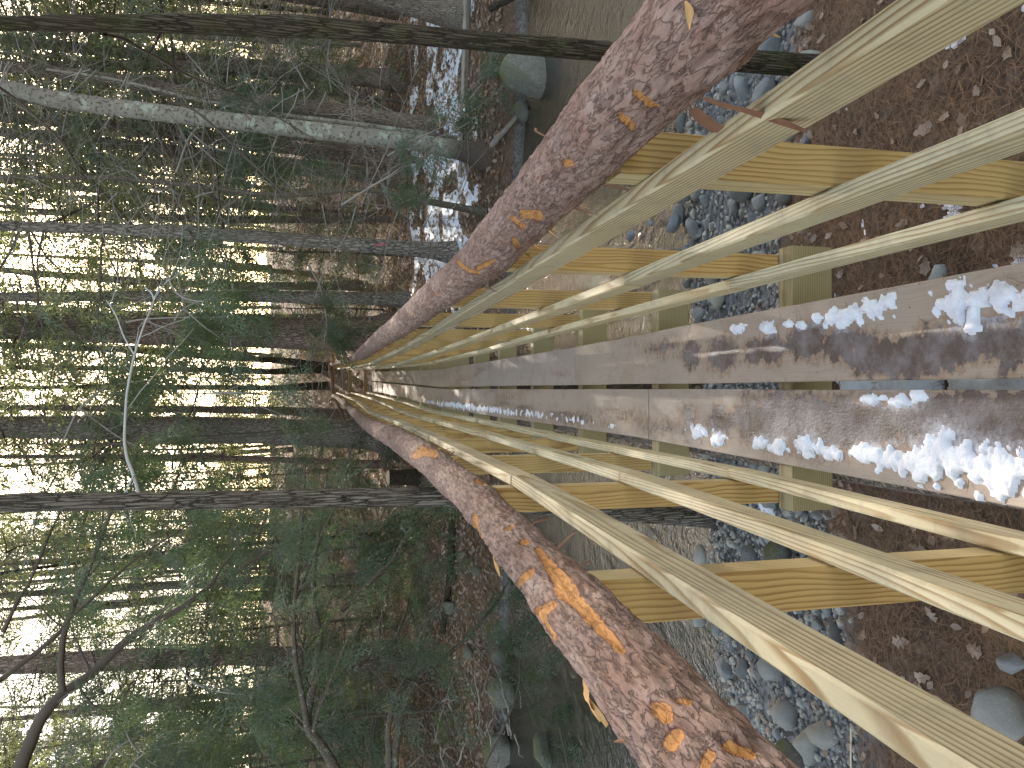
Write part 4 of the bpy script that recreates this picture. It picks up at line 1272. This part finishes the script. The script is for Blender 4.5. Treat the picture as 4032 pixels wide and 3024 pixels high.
stems('cedar_bough', 'soft green cedar boughs hanging before the trunks right of the handrail', 13.0, [
    (zz([(1500, 100), (1520, 300), (1500, 520), (1480, 700)], 0, 1008), 9, 4, .8),
    (zz([(1150, 120), (1180, 260), (1200, 420)], 0, 1008), 7, 4, .6),
    (zz([(2000, 60), (2080, 200), (2120, 420), (2100, 560)], 0, 1008), 7, 4, .6)], M['twig'], 'leaf_mid', 50, sn=9, ssc=1.6, cat='bough')

rb = random.Random(12)
for i in range(15):
    cx_, cy_ = rb.uniform(60, 1150), rb.choice([rb.uniform(150, 1450), rb.uniform(1000, 1900), rb.uniform(1900, 3000)])
    D_ = rb.uniform(9.5, 14.5)
    dx_, dy_ = rb.uniform(120, 330), rb.uniform(-160, 160)
    hang = [(cx_ - dx_ * .2, cy_ - dy_ * 1.3), (cx_, cy_ - dy_ * .3), (cx_ + dx_ * .35, cy_ + dy_ * .3), (cx_ + dx_, cy_ + dy_ * .5)]
    side_ = 'right of the bridge line' if cy_ < 1300 else ('over the bridge end' if cy_ < 1800 else 'left of the bridge line')
    ht_ = 'high' if cx_ < 450 else ('midway up' if cx_ < 800 else 'low')
    b_ = stems('cedar_bough', f'grey green conifer bough hanging {ht_}, {side_}, ' + ['drooping far', 'nearly level', 'with thin sprays', 'with dense sprays', 'forked'][i % 5], D_, [(hang, 8, 3, rb.uniform(-.6, .6)),
        ([(hang[1][0], hang[1][1]), (hang[1][0] + dx_ * .5, hang[1][1] - dy_ * .4 + 60), (hang[1][0] + dx_ * .8, hang[1][1] - dy_ * .5 + 90)], 6, 3, .3)], M['twig'], 'leaf_near', 200 + i, sn=5, ssc=rb.uniform(1.2, 1.7), cat='bough')
    b_['group'] = 'hanging conifer boughs before the wood'

# random wood beyond --------------------------------------------------
rt = np.random.RandomState(2)
PLACED = []
def spot_ok(x, y, dmin):
    if abs(x - .1) < 1.7 and y < 26: return False
    if -4.5 < x < 0 and y < 21: return False
    if y < 19 and abs(x / y + .095) < .04: return False
    return all((x - a) ** 2 + (y - b) ** 2 > dmin * dmin for a, b in PLACED)
def wood_label(x, y, r0, lx, bi):
    w = 'slender' if r0 < .085 else ('middling' if r0 < .13 else 'stout')
    b = ['brown', 'stringy barked', 'grey', 'reddish', 'dark mossy'][bi]
    ln = 'leaning left' if lx < -.03 else ('leaning right' if lx > .03 else 'upright')
    row = 'front rows' if y < 24 else ('middle rows' if y < 38 else 'far back')
    a = x / y
    sd = ('at far left' if a < -.30 else 'left of the grey pine' if a < -.07 else 'between the two big pines' if a < .07
          else 'just right of the reddish pine' if a < .24 else 'at far right')
    return f'{w} {b} trunk, {ln}, {row}, {sd}'
cnt = 0
tries = 0
while cnt < 215 and tries < 12000:
    tries += 1
    y = 15.5 + 74 * rt.rand() ** 1.15
    x = rt.uniform(-1, 1) * (.62 * y + 4)
    if not spot_ok(x, y, .55 + y * .016): continue
    if 30 < y < 46 and abs(x - (.3 + .19 * (y - 30))) < 2.2: continue
    if y < 46 and abs(x - (1.2 + .194 * (y - 8))) < .9: continue
    PLACED.append((x, y))
    g = float(gz(x, y)) - .15
    H = rt.uniform(13, 21)
    r0 = rt.uniform(.055, .17) * (1 + (rt.rand() < .12) * 1.0)
    lx, ly = rt.normal(0, .035, 2)
    bend = rt.normal(0, .12, 2)
    zs = np.array([0, .12, .3, .5, .75, 1.0])
    pts = np.stack([x + lx * zs * H + bend[0] * np.sin(zs * 5), y + ly * zs * H + bend[1] * np.sin(zs * 4), g + zs * H], -1)
    rad = r0 * np.array([1, .92, .82, .65, .4, .12])
    far = y > 26
    kind = 'far' if far else ('low' if rt.rand() < (.65 if x < 0 else .2) else 'high')
    bi = rt.randint(5)
    tree('forest_tree', wood_label(x, y, r0, lx, bi), pts, rad,
         M[['bark_brown', 'bark_cedar', 'bark_grey', 'bark_pine', 'bark_moss'][bi]],
         crown=kind if rt.rand() < .85 else None, cscale=rt.uniform(.8, 1.15), twigs=rt.randint(4) if y < 34 else None, seed=rt.randint(30), rot=rt.uniform(0, 6.28), sides=10, step=.8, group='trees of the wood beyond the far bank', crown_at=(0, 0, 0))
    cnt += 1

# evergreen bushes of the left bank and the understorey
bushes = [(-5.6, 13.2, 1.0), (-2.6, 14.5, .9), (-5.3, 15.0, 1.3), (-7.4, 14.5, 1.3), (-3.6, 17.5, 1.1), (-1.9, 18.5, .7),
          (-8.5, 18.0, 1.4), (-5.8, 19.5, 1.3), (-2.4, 22.5, 1.0), (3.3, 19.0, .9), (6.4, 17.0, 1.0), (8.0, 20.0, 1.2), (2.2, 21.5, .8), (5.2, 23.0, 1.1), (-9.5, 23.0, 1.4), (-6.2, 24.5, 1.2), (1.6, 25.5, .8), (9.5, 15.5, .9), (-7.4, 11.2, .9)]
for i, (x, y, s) in enumerate(bushes):
    g = float(gz(x, y)) - .05
    t = empty('cedar_bush', (x, y, g), ('small' if s < .95 else 'broad' if s < 1.25 else 'tall') + ' blue green cedar bush ' + ('at the stream bank' if y < 13.5 else 'halfway up the bank' if y < 18.6 else 'deep among the trunks') + (' at the far left' if x < -5.5 else ' left of the handrail' if x < 0 else ' right of the bridge' if x < 5.3 else ' at the far right'), 'bush', 'low cedar bushes beyond the stream')
    c, l = CROWN['bush'][i % 3]
    for nm, d in (('foliage', c), ('stems', l)):
        o = tag(link(nm, d, t), kind='stuff')
        o.rotation_euler = (0, 0, i * 1.7)
        o.scale = (s,) * 3
    V, Fq = tubes([(np.array([(0, 0, -.05), (.02, .01, 1.5), (-.03, 0, 3.0), (0, .02, 4.3)]), np.array([.035, .028, .018, .004]))], 8)
    link('trunk', mesh('trunk', V, Fq, M['bark_sap'], True), t).scale = (s,) * 3

# pink flagging ribbon on the upright grey trunk
q = at_D(1476, 965, 12.3)
V, Fq = tubes([(np.array([q, q + (.005, 0, -.06), q + (.02, -.01, -.13), q + (.015, 0, -.2)]), np.array([.008, .010, .008, .003]))], 4)
tag(link('flagging_ribbon', mesh('flagging_ribbon', V - q, Fq, M['ribbon'], True), None, q), 'pink flagging ribbon tied on a twig near the upright grey trunk', 'ribbon')

# ------------------------------------------------------------------ stones, gravel, boulders
def ico(sub):
    import bmesh
    bm = bmesh.new()
    bmesh.ops.create_icosphere(bm, subdivisions=sub, radius=1.0)
    V = np.array([v.co[:] for v in bm.verts])
    Fc = np.array([[v.index for v in f.verts] for f in bm.faces])
    bm.free()
    return V, Fc
IV2, IF2 = ico(3)
IV1, IF1 = ico(1)
def stone_shape(seed, amp=.35, flat=.66, facets=11):
    r = np.random.RandomState(seed)
    V = IV2.copy()
    for _ in range(facets):
        n = r.normal(0, 1, 3)
        n /= np.linalg.norm(n)
        d = r.uniform(.50, .85)
        e = V @ n - d
        V = V - np.clip(e, 0, None)[:, None] * n * .85
    V = V * (1 + (fbm(V * 1.3 + seed, 4, seed)[:, None] - .5) * amp)
    return V * np.array([1, r.uniform(.6, .85), flat * r.uniform(.75, 1.2)])
SHAPES = [stone_shape(s) for s in range(8)]
STONES = [mesh('stone', SHAPES[s], IF2, M['stone'], True) for s in range(8)]
STONE_COL = {'blue grey': (0.215, 0.21, 0.205), 'pale buff': (0.44, 0.385, 0.30), 'dark grey': (0.14, 0.13, 0.115), 'mid grey': (0.30, 0.275, 0.235)}
STONE_MESH = {}
for cn, cc_ in STONE_COL.items():
    mt_ = stone_mat(cc_)
    STONE_MESH[cn] = [mesh('stone', SHAPES[s], IF2, mt_, True) for s in range(8)]
def put_stone(x, y, r, i, label, group, colr='mid grey', z=None, name='river_stone', cat='stone'):
    g = float(gz(x, y)) if z is None else z
    o = link(name, STONE_MESH[colr][i % 8], None, (x, y, g + r * .22))
    rr = random.Random(i * 3 + 1)
    o.rotation_euler = (rr.uniform(-.3, .3), rr.uniform(-.3, .3), rr.uniform(0, 6.28))
    o.scale = (r, r, r)
    return tag(o, label, cat, group)
rst = random.Random(9)
pl = []
n_st = 0
for _ in range(6000):
    if n_st >= 230: break
    right = rst.random() < .6
    x = rst.uniform(.15, 3.4) if right else rst.uniform(-2.6, -.15)
    y = rst.uniform(3.25, 5.7)
    g = float(gz(x, y))
    if g < WATER_Z - .10: continue
    r = rst.choice([.04, .05, .055, .06, .07, .09, .11, .13]) * rst.uniform(.8, 1.3)
    if not right: r *= .8
    if any((x - a) ** 2 + (y - b) ** 2 < (r + c) ** 2 * .72 for a, b, c in pl): continue
    pl.append((x, y, r))
    side = 'right' if right else 'left'
    size = 'large' if r > .095 else ('middling' if r > .06 else 'small')
    colr = rst.choice(['blue grey', 'pale buff', 'dark grey', 'mid grey', 'mid grey'])
    yy = y - float(shift(x, y))
    zone = 'at the water edge' if yy > 4.7 else ('against the pine needles' if yy < 3.9 else 'in the middle of the gravel')
    dist = 'close under' if abs(x) < .8 else ('well out' if abs(x) > 1.8 else 'a step')
    put_stone(x, y, r, n_st, f'{size} {colr} stone {zone}, {dist} {side} of the bridge' if dist != 'close under' else f'{size} {colr} stone {zone}, close under the bridge, {side} side', f'stones on the gravel {side} of the bridge', colr)
    n_st += 1
# stones seen one by one
def px_stone(px, py, wpx, z, label, i, name='river_stone', cat='stone', mat=None, sq=(1, 1, 1)):
    q = at_z(px, py, z)
    r = wpx * .5 * np.dot(q - CAM, fwd) / F
    o = link(name, STONES[i % 8] if mat is None else mesh(name, stone_shape(i, .6, .8, 7), IF2, mat, True), None, (q[0], q[1], q[2] + r * .25))
    o.scale = (r * sq[0], r * sq[1], r * sq[2])
    o.rotation_euler = (0, 0, i * .9)
    return tag(o, label, cat)
px_stone(2950, 355, 150, -.90, 'big grey stone at the water edge right of the slim mossy trunk', 4)
px_stone(2130, 290, 250, -1.0, 'large boulder with a mossy yellow top standing in the stream on the right', 101, 'boulder', 'boulder', M['boulder'], (1.0, .8, 1.45))
px_stone(2070, 440, 90, -1.0, 'dark wet rock tucked behind the big mossy boulder', 102, 'boulder', 'boulder', M['boulder'])
px_stone(1800, 890, 120, -.75, 'mossy dark rock at the foot of the trunk by the ringed handrail', 103, 'boulder', 'boulder', M['boulder'])
px_stone(3960, 2830, 330, -.46, 'large pale speckled rock on the needles at the near left corner', 104, 'boulder', 'boulder', stone_mat((0.34, 0.31, 0.26)))
px_stone(3995, 2610, 120, -.48, 'smooth blue grey stone on the needles near the left corner', 2)
px_stone(3700, 1085, 120, -.56, 'pale round stone on the needles hard by the right deck edge', 3)
px_stone(3080, 2180, 170, -.76, 'mossy stone at the edge of the left gravel under the middle rail', 105, 'boulder', 'boulder', M['boulder'])
px_stone(3120, 2980, 150, -.62, 'green mossy rock between gravel and needles at the left edge', 106, 'boulder', 'boulder', M['boulder'])
px_stone(2000, 2720, 160, -.98, 'dark mossy rock on the far left shore below the stick pile', 107, 'boulder', 'boulder', M['boulder'])
px_stone(1990, 2960, 150, -.98, 'wet dark rock at the far left shore by the frame edge', 108, 'boulder', 'boulder', M['boulder'])
px_stone(2170, 2950, 150, -1.05, 'wet rock standing alone in the stream on the left', 109, 'boulder', 'boulder', M['boulder'], (1, .8, .9))
px_stone(1980, 2480, 110, -.98, 'grey rock at the left shore under the arching stems', 110, 'boulder', 'boulder', M['boulder'])
for i, (px, py, w) in enumerate([(1700, 2330, 60), (1780, 2390, 80), (1720, 2560, 90), (1850, 2560, 70), (1640, 2440, 60), (1880, 2250, 60), (1900, 2660, 90), (1960, 2380, 80), (1830, 2180, 60), (1975, 2580, 80)]):
    px_stone(px, py, w, -.55 if px < 1900 else -.9, 'mossy lichened rock on the leafy far left bank', 120 + i, 'boulder', 'boulder', M['boulder'])['group'] = 'rocks of the far left bank'
for i, (px, py, w) in enumerate([(2660, 880, 90), (2740, 900, 100), (2570, 880, 50), (2490, 930, 60), (2700, 760, 110), (2600, 1000, 60), (2440, 1130, 60), (2860, 2260, 120), (2760, 2420, 110), (2930, 2160, 80)]):
    px_stone(px, py, w, -.95, 'dark wet stone half in the water at the near shore', i + 3)['group'] = 'wet stones at the near shore'
# gravel: one piece of stuff
rv = np.random.RandomState(4)
Ng = 9000
gx = np.concatenate([rv.uniform(-2.8, 0, Ng // 2 + 1500), rv.uniform(0, 3.4, Ng // 2 - 1500)])
gy = rv.uniform(3.1, 5.5, Ng)
gg = gz(gx, gy)
kp = (gg > WATER_Z - .06) & (gy - shift(gx, gy) > 3.25 + .3 * (rv.rand(Ng) - .5))
gx, gy, gg = gx[kp], gy[kp], gg[kp]
Rm = rotmats(rv.uniform(0, 6.28, len(gx)), rv.normal(0, .3, len(gx)), rv.normal(0, .3, len(gx)))
sz = rv.uniform(.008, .024, len(gx)) * (1 + (rv.rand(len(gx)) < .1))
loc = IV1[None] * np.array([1, .75, .55]) * (1 + .25 * (rv.rand(len(gx), len(IV1), 1) - .5))
V = np.einsum('nij,nkj->nki', Rm, loc) * sz[:, None, None] + np.stack([gx, gy, gg + sz * .2], -1)[:, None, :]
Fg = (IF1[None] + (np.arange(len(gx)) * len(IV1))[:, None, None]).reshape(-1, 3)
tag(link('gravel', mesh('gravel', V.reshape(-1, 3), Fg, M['gravel'], True)), 'fine grey gravel along the near shore', None, None, 'stuff')

# ------------------------------------------------------------------ leaves, needles, sticks
def leaf_template(seed, lobes=True):
    r = np.random.RandomState(seed)
    t = np.linspace(0, 1, 9)
    w = .30 * np.sin(np.pi * t ** .8) ** .8
    if lobes: w = w * (1 + .45 * np.sin(t * 22 + r.uniform(0, 3)))
    w[0] = .015
    w[-1] = .01
    cu = r.uniform(.15, .5)
    mid = np.stack([0 * t, t - .5, .10 * np.sin(t * 3 + r.uniform(0, 3))], -1)
    Lf = mid + np.stack([-w, 0 * t, cu * w], -1)
    Rt = mid + np.stack([w, 0 * t, cu * w * r.uniform(.3, 1.2)], -1)
    V = np.concatenate([Lf, mid, Rt])
    n = len(t)
    Fc = np.concatenate([np.stack([np.arange(n - 1) + b * n, np.arange(1, n) + b * n, np.arange(1, n) + (b + 1) * n, np.arange(n - 1) + (b + 1) * n], -1) for b in (0, 1)])
    return V, Fc
LT_ = [leaf_template(s) for s in range(5)]
LM_ = [mesh('fallen_leaf', v, f, M['fallen'], True) for v, f in LT_]
rl = random.Random(31)
nl = 0
for _ in range(3000):
    if nl >= 200: break
    right = rl.random() < .5
    x = rl.uniform(.35, 2.3) if right else rl.uniform(-2.2, -.4)
    y = rl.uniform(1.3, 4.4)
    g = float(gz(x, y))
    if g < WATER_Z + .03: continue
    if y > 3.3 and rl.random() < .6: continue
    o = link('fallen_leaf', LM_[nl % 5], None, (x, y, g + .014))
    s = rl.uniform(.04, .085)
    o.scale = (s, s, s)
    o.rotation_euler = (rl.uniform(-.35, .35) + (3.14 if rl.random() < .4 else 0), rl.uniform(-.35, .35), rl.uniform(0, 6.28))
    sd2 = 'right' if right else 'left'
    tag(o, f"{'large' if s > .062 else 'small'} dry oak leaf on the {'needles' if y < 3.2 else 'gravel'} {'close to' if abs(x) < 1.1 else 'well out from'} the bridge, {sd2} side", 'leaf', f'fallen leaves on the near ground {sd2}')
    nl += 1

def scatter_leaves(name, N, xr, yr, size, seed, label, cond=None):
    r = np.random.RandomState(seed)
    x, y = r.uniform(*xr, N), r.uniform(*yr, N)
    g = gz(x, y)
    k = g > WATER_Z + .04
    if cond is not None: k &= cond(x, y)
    x, y, g = x[k], y[k], g[k]
    n = len(x)
    Rm = rotmats(r.uniform(0, 6.28, n), r.normal(0, .35, n), r.normal(0, .35, n)) * (size * r.uniform(.6, 1.3, n))[:, None, None]
    T = np.array([(0, -.5, 0), (-.28, -.1, .10), (.28, -.1, .10), (-.2, .3, .03), (.2, .3, .05), (0, .5, .1), (0, 0, 0)])
    Ft = np.array([(0, 6, 1), (0, 2, 6), (1, 6, 3), (2, 4, 6), (3, 6, 5), (6, 4, 5)])
    V = np.einsum('nij,kj->nki', Rm, T) + np.stack([x, y, g + .018], -1)[:, None, :]
    Fc = (Ft[None] + (np.arange(n) * len(T))[:, None, None]).reshape(-1, 3)
    tag(link(name, mesh(name, V.reshape(-1, 3), Fc, M['fallen'])), label, None, None, 'stuff')
scatter_leaves('leaf_litter', 26000, (-9, 10), (10.2, 21), .085, 5, 'brown leaf litter covering the far bank')
scatter_leaves('leaf_litter', 16000, (-14, 16), (21, 36), .13, 6, 'sunlit leaf litter on the slope of the wood behind the bridge')
scatter_leaves('leaf_litter', 500, (-2.4, 2.6), (1.0, 4.2), .05, 7, 'small leaf scraps on the near ground', lambda x, y: abs(x) > .3)

def needles(name, N, xr, yr, zf, ln, w, seed, label, cond=None, clump=0.0, lift=.004):
    r = np.random.RandomState(seed)
    x, y = r.uniform(*xr, N), r.uniform(*yr, N)
    if clump:
        k = r.rand(N) < np.clip((fbm(p3(x * clump, y * clump), 3, seed) - .42) * 5, .04, 1)
        x, y = x[k], y[k]
    if cond is not None:
        k = cond(x, y)
        x, y = x[k], y[k]
    n = len(x)
    a = r.uniform(0, 6.28, n)
    L = ln * r.uniform(.5, 1.3, n)
    z = zf(x, y) + lift * r.uniform(.3, 2.2, n)
    tilt = r.normal(0, .06, n)
    d = np.stack([np.cos(a), np.sin(a), tilt], -1) * L[:, None] * .5
    s = np.stack([-np.sin(a), np.cos(a), 0 * a], -1) * w
    c = np.stack([x, y, z], -1)
    bow = s / w * (L * r.normal(0, .10, n))[:, None]
    up_ = np.array([0, 0, w * .8])
    V = np.stack([c - d, c + s + bow + up_, c - s + bow, c + d], 1)
    Fc = (np.array([(0, 2, 1), (1, 2, 3)])[None] + (np.arange(n) * 4)[:, None, None]).reshape(-1, 3)
    tag(link(name, mesh(name, V.reshape(-1, 3), Fc, M['needle'])), label, None, None, 'stuff')
needles('pine_needles', 36000, (-2.6, 2.9), (.9, 3.6), gz, .11, .0011, 3, 'carpet of dry orange pine needles on the near bank', lambda x, y: y - shift(x, y) < 3.35, lift=.012)
needles('pine_needles', 5200, (-.27, .28), (1.3, 20.0), lambda x, y: bz(y) + .001, .075, .0009, 4, 'dry pine needles scattered along the deck boards', lambda x, y: ((x > .03) | (x < -.012)) & (abs(abs(x) - .21) < .09), clump=7.0, lift=.003)

# sticks and poles
def pole(name, label, p0, p1, r0, r1, mat, cat, seed=0, group=None, amp=.02):
    t = np.linspace(0, 1, 24)
    p0, p1 = np.array(p0, float), np.array(p1, float)
    P = p0 + (p1 - p0) * t[:, None]
    P += np.stack([(fbm(p3(t * 3, 0 * t + i, seed), 3, seed + i) - .5) * amp for i in range(3)], -1)
    V, Fq = tubes([(P, np.linspace(r0, r1, 24))], 9)
    return tag(link(name, mesh(name, V - p0, Fq, mat, True), None, p0), label, cat, group)
def pg(px, py, z, lift=.05):
    q = at_z(px, py, z)
    q[2] = float(gz(q[0], q[1])) + lift
    return q
pole('fallen_pole', 'long pale pole lying across the snow on the far right bank', pg(1850, -150, -.6, .06), pg(1838, 700, -.6, .06), .05, .03, M['stick'], 'pole', 1)
pole('fallen_pole', 'second darker pole lying just below the pale pole on the snow', pg(1872, -150, -.65, .04), pg(1862, 640, -.65, .04), .032, .02, M['twig_dark'], 'pole', 2)
pole('driftwood_stick', 'broken grey stick slanting from the leaves to the water on the right shore', pg(1955, 575, -.75, .08), pg(2080, 420, -1.0, .05), .045, .025, M['stick'], 'stick', 3)
pole('driftwood_stick', 'mossy green stub poking out at the top right shore', pg(1965, 40, -.7, .25), pg(2030, -40, -.8, .1), .05, .04, M['bark_moss'], 'stick', 4)
pole('fallen_pole', 'mossy dead trunk lying along the far left bank', pg(1780, 2060, -.5, .1), pg(1760, 2480, -.5, .12), .07, .05, M['bark_moss'], 'pole', 5, amp=.15)
pole('straw_stalk', 'long straw coloured stalk lying on the needles at the left edge', pg(3260, 2860, -.62, .02), pg(3270, 3060, -.62, .02), .006, .004, M['cut'], 'stalk', 6, amp=.005)
r_ = random.Random(8)
for i in range(46):
    px, py = r_.uniform(1720, 1960), r_.uniform(2720, 3010)
    a = pg(px, py, -.6, r_.uniform(.05, .6))
    L = r_.uniform(.4, 1.3)
    b = a + np.array([r_.uniform(-1, 1), r_.uniform(-.5, .5), r_.uniform(-.45, .25)]) * L
    pole('driftwood_stick', 'weathered stick in the tangled stick pile on the far left shore', a, b, r_.uniform(.008, .02), .005, M['stick'], 'stick', i + 10, 'sticks of the left stick pile', .08)

# sawn stump and the second timber structure at the left of the far end
q = at_D(1620, 1879, 15.5)
g = float(gz(q[0], 15.5)) - .05
t_ = np.linspace(0, 1, 8)
zt = float(at_D(1531, 1879, 15.5)[2])
V, Fq = tubes([(np.stack([q[0] + 0 * t_, 15.5 + 0 * t_, g + (zt - g) * t_], -1), .155 + .05 * (1 - t_) ** 3)], 20)
st_ = empty('sawn_stump', (q[0], 15.5, g), 'sawn tree stump with a pale fresh top left of the handrail', 'stump')
link('bark', mesh('bark', V - np.array([q[0], 15.5, g]), Fq, M['bark_moss'], True), st_)
cc = [(math.cos(a) * .152, math.sin(a) * .152, zt - g + .002 + .04 * math.sin(a)) for a in np.linspace(0, 2 * math.pi, 25)[:-1]]
link('cut_top', mesh('cut_top', np.array(cc + [(c[0], c[1], c[2] - .06) for c in cc]), [list(range(24))] + [[i, i + 24, (i + 1) % 24 + 24, (i + 1) % 24] for i in range(24)], M['cut']), st_)

Dl = 20.5
lr = empty('wooden_landing', tuple(at_D(1500, 1800, Dl)), 'short timber landing with a slim rail and pegs left of the far bridge end', 'landing')
lm = Matrix.Translation(-Vector(lr.location))
def lbox(name, p0, p1, w, h, mat):
    p0, p1 = np.array(p0, float), np.array(p1, float)
    d = p1 - p0
    d /= np.linalg.norm(d)
    s = np.array([0, 1.0, 0])
    u = np.cross(d, s)
    u /= np.linalg.norm(u)
    o = sweep(name, [p0, p1], rect(-w / 2, w / 2, -h / 2, h / 2), mat, None, False, s, u)
    o.parent = lr
    o.matrix_parent_inverse = lm
    return o
lbox('post', at_D(1384, 1789, Dl), at_D(1522, 1757, Dl), .09, .08, M['rail'])
for a, b, c in ((1412, 1746, 1776), (1473, 1741, 1764)):
    lbox('peg', at_D(a - 4, b, Dl - .05), at_D(a + 6, c + 8, Dl - .05), .07, .09, M['endrail'])
for i in range(5):
    lbox('step_board', at_D(1520 + i * 7, 1748 + i * 14, Dl - .1 - i * .05), at_D(1527 + i * 7, 1764 + i * 14, Dl - .1 - i * .05), .5, .08, M['endrail'])
lbox('support', at_D(1548, 1768, Dl), at_D(1640, 1768, Dl), .12, .12, M['endrail'])
# a sprig of cedar caught on the left middle rail
Dm = 6.9
V, Fc = place_sprays(SP_NEAR, np.array([[-.335, Dm, EYE - 1.135], [-.33, Dm + .02, EYE - 1.135], [-.34, Dm - .03, EYE - 1.135]]), np.array([.3, -1.2, 2.4]), np.array([.2, .3, .2]), np.zeros(3), np.array([.28, .25, .25]), 3)
tag(link('cedar_sprig', mesh('cedar_sprig', V - V.mean(0), Fc, M['leaf_near']), None, V.mean(0)), 'small green cedar sprig caught on the left middle rail', 'sprig')
